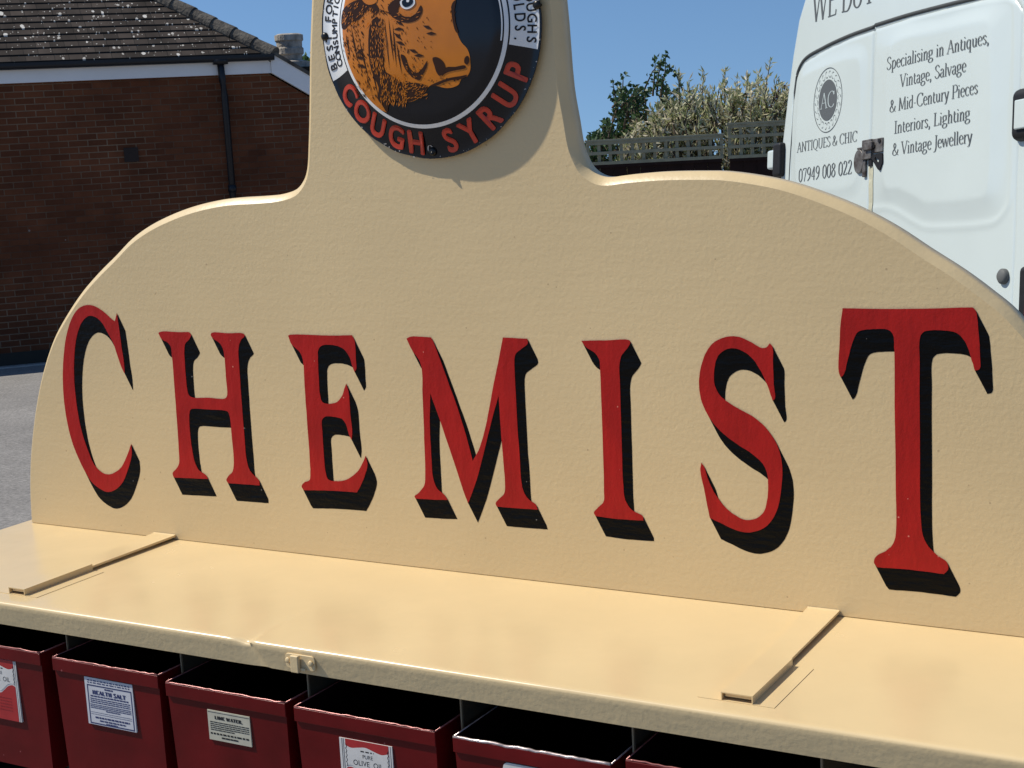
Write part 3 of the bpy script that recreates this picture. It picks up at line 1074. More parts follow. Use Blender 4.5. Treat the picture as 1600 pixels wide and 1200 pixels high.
def rear_panel(name, u0f, u1f, v0, v1, nu, nv, lift, mt, parent):
    vs, fs = [], []
    for j in range(nv + 1):
        v = v0 + (v1 - v0) * j / nv
        a, b = u0f(v), u1f(v)
        uu = a + (b - a) * np.linspace(0, 1, nu + 1)
        vv = np.full(nu + 1, v)
        top = np.interp(uu, [0.079, 0.10, 0.12, 0.14, 0.18, 0.338, 0.545, 0.74, 1.0, 1.2, 1.4, 1.6, 1.66, 1.70], [0.10, 0.27, 0.33, 0.36, 0.388, 0.414, 0.431, 0.437, 0.437, 0.431, 0.423, 0.405, 0.38, 0.33])
        e = np.minimum(np.minimum(uu - 0.085, 1.695 - uu), top - vv)
        h = doors_mask_h(uu, vv)[0] + lift - 0.05 * sstep((e - 0.004) / 0.02)
        for k in range(nu + 1):
            vs.append(VQ(uu[k], v, h[k]))
    for j in range(nv):
        for k in range(nu):
            a = j * (nu + 1) + k
            fs.append((a, a + 1, a + nu + 2, a + nu + 1))
    return mesh_obj(name, vs, fs, mt, parent, smooth=True)


# body shell: rear frame, sides, roof, cab
shell = MB()
LEN = 5.2
sec = []
for v, ul in zip(el_v, el_u):
    sec.append((ul + 0.03, v))
secR = [(UR + 0.02 - (a + 0.02), v) for a, v in sec[::-1]]
ring = [(a, max(v, -1.25)) for a, v in sec] + secR
nr = len(ring)
stations = [(0.07, 1.0, 0.0), (0.4, 1.0, 0.0), (3.6, 1.0, 0.0), (4.1, 0.93, 0.03), (4.6, 0.66, 0.06), (4.75, 0.50, 0.07), (5.4, 0.30, 0.10), (5.55, 0.12, 0.16)]
vs = []
for ln, hs, nar in stations:
    for a, v in ring:
        vv = -1.25 + (v + 1.25) * hs
        uu = 0.9 + (a - 0.9) * (1 - nar)
        base = VQ(uu, vv, 0)
        # sections stand upright along the van's own level axis
        off = (v + 1.25) * 0.148 * (1 if ln > 1 else 0.0)
        vs.append(base + HD * ln)
fs = [(i * nr + k, i * nr + (k + 1) % nr, (i + 1) * nr + (k + 1) % nr, (i + 1) * nr + k) for i in range(len(stations) - 1) for k in range(nr)]
fs.append(tuple(range((len(stations) - 1) * nr, len(stations) * nr)))
body = mesh_obj('body', vs, fs, M_van, van, smooth=True)
ul_f = lambda v: float(np.interp(v, el_v, el_u))
ur_f = lambda v: UR + 0.02 - (ul_f(v) + 0.02)
TOPL, TOPR = 0.43, 0.445
rear_panel('rear_frame', ul_f, ur_f, -1.25, 1.038, 170, 200, 0.0001, M_van, van)


def door_left_edge(v):
    return float(np.interp(v, [-1.2, -0.107, 0.068, 0.294, 0.345, 0.38, 0.40, 0.412], [0.079, 0.079, 0.091, 0.116, 0.13, 0.155, 0.20, 0.27]))


def left_top(u):
    return float(np.interp(u, [0.079, 0.10, 0.12, 0.14, 0.18, 0.338, 0.545, 0.74], [0.10, 0.27, 0.33, 0.36, 0.388, 0.414, 0.431, 0.436]))


def door(name, u0, u1, topf, leftf=None):
    nu, nv = 110, 150
    vs, fs = [], []
    for j in range(nv + 1):
        for k in range(nu + 1):
            u = u0 + (u1 - u0) * k / nu
            vtop = topf(u)
            v = -1.15 + (vtop + 1.15) * j / nv
            vs.append((u, v))
    A = np.array(vs)
    h = relief(A[:, 0], A[:, 1]) + 0.002
    # rounded door edges
    e = np.minimum(np.minimum(A[:, 0] - u0, u1 - A[:, 0]), np.array([topf(x) for x in A[:, 0]]) - A[:, 1])
    h = h - 0.006 * (1 - sstep(e / 0.012)) + doors_mask_h(A[:, 0], A[:, 1])[0]
    V3 = [VQ(a, b, c) for (a, b), c in zip(vs, h)]
    for j in range(nv):
        for k in range(nu):
            a = j * (nu + 1) + k
            fs.append((a, a + 1, a + nu + 2, a + nu + 1))
    return mesh_obj(name, V3, fs, M_van, van, smooth=True)


dl = door('rear_door', 0.079, SEAM - 0.002, left_top)
dr = door('rear_door', SEAM + 0.002, 1.70, lambda u: float(np.interp(u, [0.74, 1.0, 1.2, 1.4, 1.6, 1.66, 1.70], [0.438, 0.437, 0.431, 0.423, 0.405, 0.38, 0.33])))
m = MB()
m.box(SEAM - 0.03, SEAM + 0.03, -1.1, 0.43, -0.02, -0.0035, ax=(VU, VV, VN), org=VP)
m.build('meeting_strip', M_van, van)
# dark rubber seal over the doors
m = MB()
sl = smooth_path([(0.070, -1.1), (0.073, -0.107), (0.085, 0.068), (0.110, 0.294), (0.129, 0.357), (0.179, 0.397), (0.338, 0.424), (0.545, 0.441), (0.742, 0.446)], 6, False)
sr = smooth_path([(0.748, 0.451), (0.985, 0.450), (1.212, 0.443), (1.373, 0.436), (1.50, 0.428), (1.62, 0.413)], 6, False)
for pl in (sl, sr):
    arr = np.array(pl)
    hh = doors_mask_h(arr[:, 0], arr[:, 1])[0]
    wid = [0.004 if v < 0.25 else 0.0085 for _, v in pl]
    m.tube([VQ(u, v, h - 0.001) for (u, v), h in zip(pl, hh)], wid, n=8)
m.build('door_seal', M_seal, van, smooth=True)


def van_text(s, u0, v0, width, height, name, thick=11, thin=4.5, slant=0.0, track=0, off=0.0016):
    qs, wd = serif(s, thick, thin, track)
    m = MB()
    sx = width / wd
    allp = np.array([p for q in qs for p in q])
    u0 += 0.0185 if u0 > SEAM else (0.013 if v0 < 0.4 else 0.0)
    U_, V_ = u0 + allp[:, 0] * sx, v0 + allp[:, 1] * height
    H_ = np.where(V_ < 0.44, relief(U_, V_) + 0.002, 0.0001) + doors_mask_h(U_, V_)[0]
    j = 0
    for i, q in enumerate(qs):
        pts = [VQ(U_[j + e], V_[j + e], H_[j + e] + off + i * 2e-6) for e in range(len(q))]
        j += len(q)
        m.add(pts, [tuple(range(len(pts)))])
    o = mesh_obj(name, m.v, m.f, M_vantext, van)
    return o


def sub(o, p):
    put_under(o, p)
    return o


sub(van_text('Specialising in Antiques,', 0.843, 0.250, 0.668, 0.050, 'lettering', 8.5, 3.6), dr)
sub(van_text('Vintage, Salvage', 0.943, 0.168, 0.434, 0.050, 'lettering', 8.5, 3.6), dr)
sub(van_text('& Mid-Century Pieces', 0.875, 0.077, 0.578, 0.050, 'lettering', 8.5, 3.6), dr)
sub(van_text('Interiors, Lighting', 0.913, -0.012, 0.498, 0.050, 'lettering', 8.5, 3.6), dr)
sub(van_text('& Vintage Jewellery', 0.904, -0.098, 0.524, 0.050, 'lettering', 8.5, 3.6), dr)
sub(van_text('ANTIQUES & CHIC', 0.138, -0.011, 0.497, 0.044, 'lettering', 8, 4), dl)
sub(van_text('07949 008 022', 0.158, -0.144, 0.446, 0.060, 'lettering', 8.5, 4), dl)
van_text('WE BUY', 0.235, 0.549, 0.50, 0.135, 'lettering', 9, 3.5)
# round emblem: fine outer ring, ornament ring, dark oval disc with initials
m = MB()
LC = (0.402, 0.190)


def em(a, r, o):
    u, v = LC[0] + 0.117 * r * math.cos(a), LC[1] + 0.139 * r * math.sin(a)
    return VQ(u, v, 0.008 + o)


def ringm(m, r0, r1, o, n=64):
    vs = []
    for k in range(n):
        a = 2 * math.pi * k / n
        vs += [em(a, r0, o), em(a, r1, o)]
    m.add(vs, [(2 * k, 2 * k + 1, (2 * k + 3) % (2 * n), (2 * k + 2) % (2 * n)) for k in range(n)])


ringm(m, 0.975, 1.0, 0.0016)
ringm(m, 0.0, 0.63, 0.0016)
for k in range(22):                       # light scrollwork between the rings
    a0 = 2 * math.pi * k / 22
    pl = [(a0 + 0.12 * math.sin(t), 0.80 + 0.10 * math.cos(t * 1.0)) for t in np.linspace(0, 2 * math.pi * (0.8 if k % 2 else 0.6), 9)]
    vs = []
    for a, r_ in pl:
        vs += [em(a, r_ - 0.011, 0.0017), em(a, r_ + 0.011, 0.0017)]
    m.add(vs, [(2 * i, 2 * i + 1, 2 * i + 3, 2 * i + 2) for i in range(len(pl) - 1)])
emb = m.build('emblem', M_vantext, dl)
m = MB()
qs, wd = serif('AC', 9, 4)
for i, q in enumerate(qs):
    pts = []
    for x, y in q:
        u, v = LC[0] - 0.058 + x * 0.116 / wd, LC[1] - 0.034 + y * 0.068
        pts.append(VQ(u, v, 0.008 + 0.0026 + i * 2e-6))
    m.add(pts, [tuple(range(len(pts)))])
sub(mesh_obj('initials', m.v, m.f, mat('pale_vinyl', (0.42, 0.48, 0.47), 0.4), van), emb)


def vbox(m, u0, u1, v0, v1, o0, o1, mi=0):
    m.box(u0, u1, v0, v1, o0, o1, mi, ax=(VU, VV, VN), org=VP)


# hinges
m = MB()
vbox(m, -0.040, 0.030, -0.105, 0.048, -0.03, 0.030)
h1 = m.build('door_hinge', M_rubber, van, bevel=0.014, seg=3)
m = MB()
vbox(m, -0.105, -0.041, -0.066, 0.022, -0.03, 0.022)
m.build('hinge_arm', M_van, h1, bevel=0.012, seg=3)
m = MB()
vbox(m, 1.680, 1.82, -0.122, 0.062, -0.03, 0.034)
h2 = m.build('door_hinge', M_rubber, van, bevel=0.03, seg=5)
m = MB()
vbox(m, 1.722, 1.79, -0.085, 0.018, 0.0345, 0.046)
m.build('hinge_arm', M_van, h2, bevel=0.012, seg=3)
# rusty latch in the middle
m = MB()
vbox(m, 0.705, 0.775, -0.095, -0.015, 0.004, 0.022)
vbox(m, 0.785, 0.858, -0.075, -0.018, 0.004, 0.022)
vbox(m, 0.735, 0.80, -0.060, -0.028, 0.022, 0.036)
vbox(m, 0.700, 0.722, -0.165, -0.095, 0.004, 0.014)
vbox(m, 0.655, 0.705, -0.048, -0.040, 0.006, 0.014)
latch = m.build('door_latch', M_rust, van, bevel=0.003)
m = MB()
vbox(m, 0.748, 0.772, -0.125, -0.093, 0.004, 0.015)
pts = [(0.785, -0.080), (0.858, -0.080), (0.862, -0.118), (0.840, -0.150), (0.826, -0.143), (0.778, -0.095)]
hole = [(0.808, -0.092), (0.836, -0.108), (0.830, -0.118), (0.802, -0.100)]
p2, tr = tess([pts, hole[::-1]])
m.add([VQ(a, b, 0.016) for a, b in p2] + [VQ(a, b, 0.020) for a, b in p2], [t for t in tr] + [tuple(i + len(p2) for i in t[::-1]) for t in tr])
m.build('latch_plate', M_rubber, latch)
m = MB()
dp = [(0.672 + 0.036 * math.cos(a), -0.098 + 0.050 * math.sin(a)) for a in np.linspace(0, 2 * math.pi, 20, endpoint=False)]
m.add([VQ(a, b, 0.006) for a, b in dp] + [VQ(a, b, 0.016) for a, b in dp], [tuple(range(20))[::-1], tuple(range(20, 40))] + [(i, (i + 1) % 20, (i + 1) % 20 + 20, i + 20) for i in range(20)])
m.build('keyhole_cover', M_rust, latch, bevel=0.003)
for ch in ((0.728, -0.050), (0.802, -0.048), (0.840, -0.030)):
    m = MB()
    m.tube([VQ(ch[0], ch[1], 0.015), VQ(ch[0], ch[1], 0.027)], 0.008, n=10)
    m.build('bolt', M_rubber, latch)
# discoloured strip of bare primer below the latch along the meeting edge
m = MB()
st = smooth_path([(0.738, -0.12), (0.772, -0.12), (0.778, -0.20), (0.774, -0.30), (0.764, -0.42), (0.752, -0.44), (0.748, -0.30), (0.744, -0.20)], 4)
p2, tr = tess([[tuple(p) for p in st]])
arr = np.array(p2)
hh = relief(arr[:, 0], arr[:, 1]) + 0.0045
m.add([VQ(a, b, h) for (a, b), h in zip(p2, hh)], tr)
m.build('weathered_patch', M_stain, van)
# rubber stop, lamps, bumper, plates
m = MB()
dp = [(1.645 + 0.028 * math.cos(a), -0.594 + 0.028 * math.sin(a)) for a in np.linspace(0, 2 * math.pi, 24, endpoint=False)]
nn = 24
m.add([VQ(a, b, 0.0) for a, b in dp] + [VQ(a, b, 0.014) for a, b in dp] + [VQ(1.645 + (a - 1.645) * .7, -0.594 + (b + 0.594) * .7, 0.022) for a, b in dp],
      [tuple(range(48, 72))] + [(i + 24 * q, (i + 1) % 24 + 24 * q, (i + 1) % 24 + 24 * (q + 1), i + 24 * (q + 1)) for i in range(24) for q in (0, 1)])
m.build('rubber_stop', mat('grey_rubber', (0.12, 0.125, 0.12), 0.6, 0.3), van, smooth=True)
for (a, b) in ((1.738, 1.835), (-0.035, 0.055)):
    m = MB()
    vbox(m, a, b, -1.02, -0.56, -0.09, 0.018)
    tl = m.build('tail_lamp', M_rubber, van, bevel=0.02, seg=3)
    m = MB()
    vbox(m, a + 0.05, b - 0.010, -0.99, -0.60, 0.0185, 0.026)
    m.build('lens', M_tail, tl, bevel=0.006)
m = MB()
vbox(m, -0.04, 1.84, -1.42, -1.20, -0.05, 0.12)
m.build('rear_bumper', M_rubber, van, bevel=0.03, seg=3)
# wheels
GV = VQ(0.9, -1.72, 0)
for uu in (0.12, 1.68):
    for ln in (1.05, 4.45):
        c = VP + VU * uu + HD * ln
        c = c + UPV * (gz(float(c @ SD)) + 0.34 - c[2])
        m = MB()
        m.tube([c - VU * 0.11, c - VU * 0.09, c + VU * 0.09, c + VU * 0.11], [0.30, 0.34, 0.34, 0.30], n=28)
        wh = m.build('wheel', M_rubber, van, smooth=False)
        m = MB()
        m.tube([c - VU * 0.115, c + VU * 0.115], 0.20, n=24)
        m.build('rim', mat('steel_rim', (0.4, 0.4, 0.4), 0.4, 0.5, metal=0.8), wh)
# cab side windows and windscreen
for uu, sgn in ((-0.022, -1), (1.822, 1)):
    m = MB()
    q = [VP + VU * uu + VV * a + HD * b for a, b in ((-0.05, 3.55), (-0.05, 4.35), (0.20, 4.22), (0.50, 3.95), (0.50, 3.55))]
    q2 = [p + VU * 0.006 * sgn for p in q]
    m.add(q + q2, [tuple(range(5)), tuple(range(5, 10))] + [(i, (i + 1) % 5, (i + 1) % 5 + 5, i + 5) for i in range(5)])
    m.build('side_window', M_glass, van)

# ------------------------------------------------------------------ chemist's cabinet
YB = 1.58                    # front face of the sign board
YF = 1.2727                  # front of the shelf
ZS = CAMZ - 0.5524           # shelf top
XL, XR = -1.776, -0.196
cab = empty('drawer_cabinet', (-1.01, 1.45, 0))
tag(cab, 'cream painted cabinet with thick shelf top over red tin drawers', 'cabinet')
TH = 0.0305
rq = 0.0042
UC = 0.0045                       # the folded lip leans in below, a shape added to darken its face
prof_s = [(YB + 0.06, ZS), (YB - 0.02, ZS), (YF + 0.12, ZS), (YF + 0.03, ZS), (YF + 0.010, ZS)] + [(YF + rq - rq * math.sin(a), ZS - rq + rq * math.cos(a)) for a in np.linspace(0, math.pi / 2, 5)] + [(YF + UC * q, ZS - rq - (TH - rq) * q) for q in (0.2, 0.4, 0.6, 0.8, 1.0)]
prof_u = [(YF + UC, ZS - TH), (YF + UC + 0.012, ZS - TH), (YB + 0.06, ZS - TH), (YB + 0.06, ZS)]
xs_ = sorted(set(list(np.linspace(XL, XR, 40)) + list(np.arange(-1.135, -1.055, 0.002))))


def lip_dent(x, z):
    c = -1.101 + (ZS - z) * 0.75
    top = 1 - 0.55 * (ZS - z) / TH
    a = x - c
    wl = 0.016 if a < 0 else 0.0055
    return 0.0042 * top * math.exp(-(a / wl) ** 2)


vs, fs, fm = [], [], []
for pr, mi in ((prof_s, 0), (prof_u, 1)):
    b0 = len(vs)
    k = len(pr)
    for x in xs_:
        for y, z in pr:
            e = lip_dent(x, z) if y < YF + 0.011 else 0
            vs.append((x, y + e, z - (e * 0.55 if z > ZS - 0.004 else 0)))
    for a in range(len(xs_) - 1):
        for q in range(k - 1):
            o_ = b0 + a * k + q
            fs.append((o_, o_ + 1, o_ + k + 1, o_ + k))
            fm.append(1 if (mi or q >= 8) else 0)
ends = prof_s + prof_u[1:-1]
for x in (XL, XR):
    b0 = len(vs)
    vs += [(x, y, z) for y, z in ends]
    fs.append(tuple(range(b0, b0 + len(ends))))
    fm.append(1)
shelf = mesh_obj('shelf_top', vs, fs, None, cab, mats=[M_shelf, M_lip], fmat=fm)
for p in shelf.data.polygons:
    p.use_smooth = len(p.vertices) == 4
DX = [-1.436 - 0.187 + 0.0, -1.425, -1.238, -1.0505, -0.848, -0.6465, -0.452, -0.262]
DX[0] = -1.612
ZBOT = ZS - 0.222
M_div = mat('dark_sheet_divider', (0.09, 0.075, 0.05), 0.6, 0.3, var=0.2)
M_dive = mat('pale_divider_edge', (0.30, 0.24, 0.15), 0.5, 0.3)  # front edge paler than the divider's sides
for x in DX:
    m = MB()
    m.box(x - 0.0018, x + 0.0018, 1.315, YB + 0.03, ZBOT, ZS - TH - 0.0005)
    dv_ = m.build('divider', M_div, cab)
    m = MB()
    m.box(x - 0.0009, x + 0.0009, 1.3135, 1.3149, ZBOT, ZS - TH - 0.0005)
    m.build('edge', M_dive, dv_)
for x in (XL + 0.002, XR - 0.02):
    m = MB()
    m.box(x, x + 0.018, 1.283, YB + 0.03, 0.06, ZS - TH - 0.0005)
    m.build('side_panel', M_lip, cab)
m = MB()
m.box(XL + 0.021, XR - 0.021, YB + 0.031, YB + 0.045, 0.06, ZS - TH - 0.0005)
m.build('back_panel', M_dark, cab)
m = MB()
m.box(XL + 0.021, XR - 0.021, 1.330, YB + 0.03, ZBOT - 0.014, ZBOT - 0.001)
m.build('rail', M_dark, cab)  # cream rail coloured near black, standing in for shadow under the drawers
m = MB()
m.box(XL + 0.021, XR - 0.021, 1.330, YB + 0.03, 0.06, ZBOT - 0.06)
m.build('lower_carcass', M_dark, cab)
m = MB()
m.box(XL + 0.03, XR - 0.03, 1.33, YB + 0.02, -0.02, 0.059)
m.build('plinth', M_dark, cab)
# hasp plate
m = MB()
hx = -1.0255
hz = CAMZ - 0.5682
pl = []
for cx_, cz_, a0 in ((hx + 0.0155, hz + 0.004, 0), (hx - 0.0155, hz + 0.004, 90), (hx - 0.0155, hz - 0.004, 180), (hx + 0.0155, hz - 0.004, 270)):
    for a in np.linspace(a0, a0 + 90, 5):
        pl.append((cx_ + 0.0045 * math.cos(R(a)), cz_ + 0.0045 * math.sin(R(a))))
k = len(pl)
m.add([(x, YF - 0.0002, z) for x, z in pl] + [(x, YF - 0.0022, z) for x, z in pl], [tuple(range(k)), tuple(range(2 * k - 1, k - 1, -1))] + [(i, (i + 1) % k, (i + 1) % k + k, i + k) for i in range(k)])
m.v = [(x, y + 0.0012, z) for x, y, z in m.v]
hasp = m.build('hasp_plate', M_lip, cab, bevel=0.0006)
m = MB()
m.box(hx - 0.009, hx + 0.0015, YF - 0.0072, YF - 0.0022, hz - 0.0105, hz + 0.0085)
m.box(hx + 0.0017, hx + 0.0085, YF - 0.0040, YF - 0.0022, hz - 0.009, hz - 0.0055)
m.build('staple', M_lip, hasp, bevel=0.0018, seg=3)
for xx in (hx - 0.0155, hx + 0.0155):
    m = MB()
    m.tube([(xx, YF - 0.002, hz + 0.001), (xx, YF - 0.0032, hz + 0.001), (xx, YF - 0.0038, hz + 0.001)], [0.0034, 0.0031, 0.0018], n=14)
    m.build('screw', M_lip, hasp, smooth=True)
# brackets that steady the board: an upturned channel with a flat strap sliding in it
def bracket(x0, x1, y0, ymid, y1, xs0, xs1, pl_x0, pl_x1, pl_y0, pl_y1):
    hgt = 0.0088
    t = 0.0011
    m = MB()
    z0 = ZS + 0.0007
    prof = [(x0, z0), (x0, ZS + hgt), (x1, ZS + hgt), (x1, z0), (x1 - t, z0), (x1 - t, ZS + hgt - t), (x0 + t, ZS + hgt - t), (x0 + t, z0)]
    k = 8
    m.add([(x, y0, z) for x, z in prof] + [(x, ymid, z) for x, z in prof], [(0, 1, 6, 7), (1, 2, 5, 6), (2, 3, 4, 5), (15, 14, 9, 8), (14, 13, 10, 9), (13, 12, 11, 10)] + [(i, (i + 1) % k, (i + 1) % k + k, i + k) for i in range(k)])
    ch = m.build('bracket_channel', M_shelf, cab)
    m = MB()
    zs = ZS + 0.0033
    prof = [(y0 + 0.004, zs, zs + 0.0028), (ymid, zs, zs + 0.0028), (YB - 0.004, zs + 0.0004, zs + 0.0034), (YB - 0.0005, zs + 0.0008, zs + 0.0042)]
    vs = []
    for i, (yy, za, zb) in enumerate(prof):
        f = min(1, i / 2)
        a, b = x0 + t + 0.002, x1 - t - 0.001
        a, b = a + (xs0 - a) * (yy - y0) / (YB - y0), b + (xs1 - b) * (yy - y0) / (YB - y0)
        vs += [(a, yy, za), (b, yy, za), (b, yy, zb), (a, yy, zb)]
    fs = [(0, 1, 2, 3), (15, 14, 13, 12)]
    for i in range(3):
        for q in range(4):
            fs.append((i * 4 + q, i * 4 + (q + 1) % 4, (i + 1) * 4 + (q + 1) % 4, (i + 1) * 4 + q))
    m.add(vs, fs)
    m.build('strap', M_shelf, ch)
    m = MB()
    m.box(pl_x0, pl_x1, pl_y0, pl_y1, ZS + 0.0001, ZS + 0.0006)
    m.build('base_plate', M_shelf, ch)


bracket(-0.546, -0.5140, 1.302, 1.4125, YB, -0.5557, -0.5195, -0.5700, -0.4925, 1.3015, 1.4135)
bracket(-1.5065, -1.4785, 1.303, 1.4205, YB, -1.517, -1.4770, -1.5290, -1.4575, 1.3025, 1.4185)

# ------------------------------------------------------------------ tin drawers
drawers = [
    ('red tin drawer with a red and white olive oil label, leftmost in the row', -1.611, -1.436, 0.6135, 1.280),
    ('red tin drawer with a white and blue health salt label', -1.4143, -1.2440, 0.6158, 1.280),
    ('red tin drawer with a small cream lime water label', -1.2317, -1.0571, 0.6222, 1.280),
    ('red tin drawer with a red and white olive oil label, fourth along the row', -1.0441, -0.8597, 0.6245, 1.280),
    ('red tin drawer with a bright worn rim, its highlight painted in, and a white rounded card, fifth along', -0.8370, -0.6550, 0.6265, 1.280),
    ('red tin drawer without a visible label, rightmost in the row', -0.6376, -0.4590, 0.6185, 1.280),
]
drw = []
for lab, xa, xb, zr, yf in drawers:
    zt = CAMZ - zr
    zb_ = ZBOT + 0.001
    yb = 1.56
    tk = 0.0012
    root = empty('tin_drawer', ((xa + xb) / 2, (yf + yb) / 2, zb_))
    tag(root, lab, 'drawer', 'red tin drawers in a row under the shelf')
    # body tapering very slightly towards the bottom, open at the top
    m = MB()
    tp = 0.004
    o_t = [(xa, yf), (xb, yf), (xb, yb), (xa, yb)]
    o_b = [(xa + tp, yf + 0.004), (xb - tp, yf + 0.004), (xb - tp, yb), (xa + tp, yb)]
    vs = [(x, y, zt) for x, y in o_t] + [(x, y, zb_) for x, y in o_b]
    m.add(vs, [(0, 1, 5, 4), (1, 2, 6, 5), (2, 3, 7, 6), (3, 0, 4, 7), (4, 5, 6, 7)], 0)
    i_t = [(xa + tk, yf + tk), (xb - tk, yf + tk), (xb - tk, yb - tk), (xa + tk, yb - tk)]
    i_b = [(xa + tp + tk, yf + 0.005), (xb - tp - tk, yf + 0.005), (xb - tp - tk, yb - tk), (xa + tp + tk, yb - tk)]
    vi = [(x, y, zt) for x, y in i_t] + [(x, y, zb_ + tk) for x, y in i_b]
    m.add(vi, [(0, 4, 5, 1), (1, 5, 6, 2), (2, 6, 7, 3), (3, 7, 4, 0), (4, 7, 6, 5)], 1)
    m.add(vs[:4] + vi[:4], [(0, 1, 5, 4), (1, 2, 6, 5), (2, 3, 7, 6), (3, 0, 4, 7)], 0)
    mesh_obj('body', m.v, m.f, None, root, mats=[M_tin, M_tin_in], fmat=m.m)
    # folded band at the top of the front
    m = MB()
    m.box(xa - 0.0006, xb + 0.0006, yf - 0.0022, yf - 0.0002, zt - 0.0165, zt - 0.0005)
    m.build('folded_band', M_tin, root, bevel=0.0007)
    m = MB()
    rr = 0.0011
    if 'bright worn' in lab:
        rr = 0.0017
    n = 26
    pf = [(xa + (xb - xa) * i / n, yf - 0.0008 + rng.normal() * 0.0002, zt + 0.0002 + rng.normal() * 0.00035) for i in range(n + 1)]
    m.tube(pf, rr, n=6)
    m.tube([(xa, yf, zt), (xa, yb, zt)], 0.0009, n=6)
    m.tube([(xb, yf, zt), (xb, yb, zt)], 0.0009, n=6)
    m.build('rim', M_rimb if 'bright worn' in lab else M_rim, root, smooth=True)
    drw.append((root, xa, xb, yf, zt))


def dash_lines(m, x0, x1, zs, h, y, gap=0.0016, mi=0):
    """rows of broken print too small to read"""
    for z in zs:
        x = x0
        while x < x1:
            wl = random.uniform(0.002, 0.007)
            e = min(x + wl, x1)
            m.add([(x, y, z), (e, y, z), (e, y, z + h), (x, y, z + h)], [(0, 1, 2, 3)], mi)
            x = e + gap


def quad(m, x0, x1, z0, z1, y, mi=0):
    m.add([(x0, y, z0), (x1, y, z0), (x1, y, z1), (x0, y, z1)], [(0, 1, 2, 3)], mi)


def frame(m, x0, x1, z0, z1, t, y, mi=0):
    quad(m, x0, x1, z1 - t, z1, y, mi)
    quad(m, x0, x1, z0, z0 + t, y, mi)
    quad(m, x0, x0 + t, z0 + t, z1 - t, y, mi)
    quad(m, x1 - t, x1, z0 + t, z1 - t, y, mi)


def put_text(m, s, xc, z0, h, y, mi=0, width=None, font='serif', thick=20, thin=8):
    if font == 'serif':
        qs, wd = serif(s, thick, thin, 8)
        sx = (width / wd) if width else h
        x0 = xc - wd * sx / 2
        for i, q in enumerate(qs):
            m.add([(x0 + a * sx, y - i * 1e-6, z0 + b * h) for a, b in q], [tuple(range(len(q)))], mi)
    else:
        pts, fs, wd = text2d(s)
        sx = (width / wd) if width else h / 0.7
        x0 = xc - wd * sx / 2
        m.add([(x0 + a * sx, y, z0 + b * h / 0.7) for a, b in pts], fs, mi)


def paper(root, x0, x1, z0, z1, yf, mt, name='paper_label'):
    m = MB()
    m.box(x0, x1, yf - 0.0003, yf + 0.0045, z0, z1)
    return m.build(name, mt, root)


# health salt
root, xa, xb, yf, zt = drw[1]
c = [on_y(*p, yf) for p in ((131.5, 1056.5), (206, 1070), (214, 1144.5), (139, 1130))]
x0, x1 = (c[0][0] + c[3][0]) / 2, (c[1][0] + c[2][0]) / 2
z1, z0 = (c[0][2] + c[1][2]) / 2, (c[2][2] + c[3][2]) / 2
lb = paper(root, x0, x1, z0, z1, yf, M_paperb)
Y = yf - 0.0005
W, H = x1 - x0, z1 - z0
m = MB()
xc = (x0 + x1) / 2
dash_lines(m, x0 + W * .06, x1 - W * .06, [z0 + H * .93, z0 + H * .885], H * .022, Y)
frame(m, x0 + W * .045, x1 - W * .03, z0 + H * .02, z0 + H * .85, W * .018, Y)
dash_lines(m, xc - W * .09, xc + W * .09, [z0 + H * .775], H * .03, Y, .0006)
put_text(m, 'HEALTH SALT', xc, z0 + H * .655, H * .085, Y, width=W * .70, thick=30, thin=12)
dash_lines(m, x0 + W * .1, x1 - W * .1, [z0 + H * .60], H * .028, Y, .0008)
dash_lines(m, x0 + W * .09, x1 - W * .08, [z0 + H * q for q in (.55, .51, .47)], H * .02, Y, .0007)
dash_lines(m, x0 + W * .08, x1 - W * .07, [z0 + H * q for q in (.425, .39, .355)], H * .017, Y, .0005)
dash_lines(m, xc - W * .1, xc + W * .2, [z0 + H * .315], H * .022, Y, .0005)
dash_lines(m, x0 + W * .08, x1 - W * .07, [z0 + H * .265, z0 + H * .225], H * .008, Y, .0003)
dash_lines(m, x0 + W * .16, x1 - W * .12, [z0 + H * .145], H * .035, Y, .0010)
dash_lines(m, x0 + W * .25, x1 - W * .2, [z0 + H * .085], H * .03, Y, .0010)
dash_lines(m, xc - W * .12, xc + W * .12, [z0 + H * .045], H * .02, Y, .0008)
mesh_obj('print', m.v, m.f, M_inkb, lb)

# lime water
root, xa, xb, yf, zt = drw[2]
c = [on_y(*p, yf) for p in ((324, 1107.6), (390.6, 1121), (393, 1168), (327.6, 1153.7))]
x0, x1 = (c[0][0] + c[3][0]) / 2, (c[1][0] + c[2][0]) / 2
z1, z0 = (c[0][2] + c[1][2]) / 2, (c[2][2] + c[3][2]) / 2
lb = paper(root, x0, x1, z0, z1, yf, M_paperg)
W, H = x1 - x0, z1 - z0
xc = (x0 + x1) / 2
m = MB()
quad(m, x0 + W * .01, x1 - W * .01, z0 + H * .935, z0 + H * .95, Y)
put_text(m, 'LIME WATER.', xc, z0 + H * .72, H * .11, Y, width=W * .66, thick=30, thin=12)
dash_lines(m, x0 + W * .05, x1 - W * .03, [z0 + H * q for q in (.60, .535, .47, .405)], H * .03, Y, .0006)
dash_lines(m, x0 + W * .05, x0 + W * .62, [z0 + H * .34], H * .03, Y, .0006)
dash_lines(m, x0 + W * .04, x1 - W * .05, [z0 + H * .20], H * .055, Y, .0014)
dash_lines(m, x0 + W * .30, x0 + W * .70, [z0 + H * .09], H * .05, Y, .0006)
mesh_obj('print', m.v, m.f, M_ink, lb)


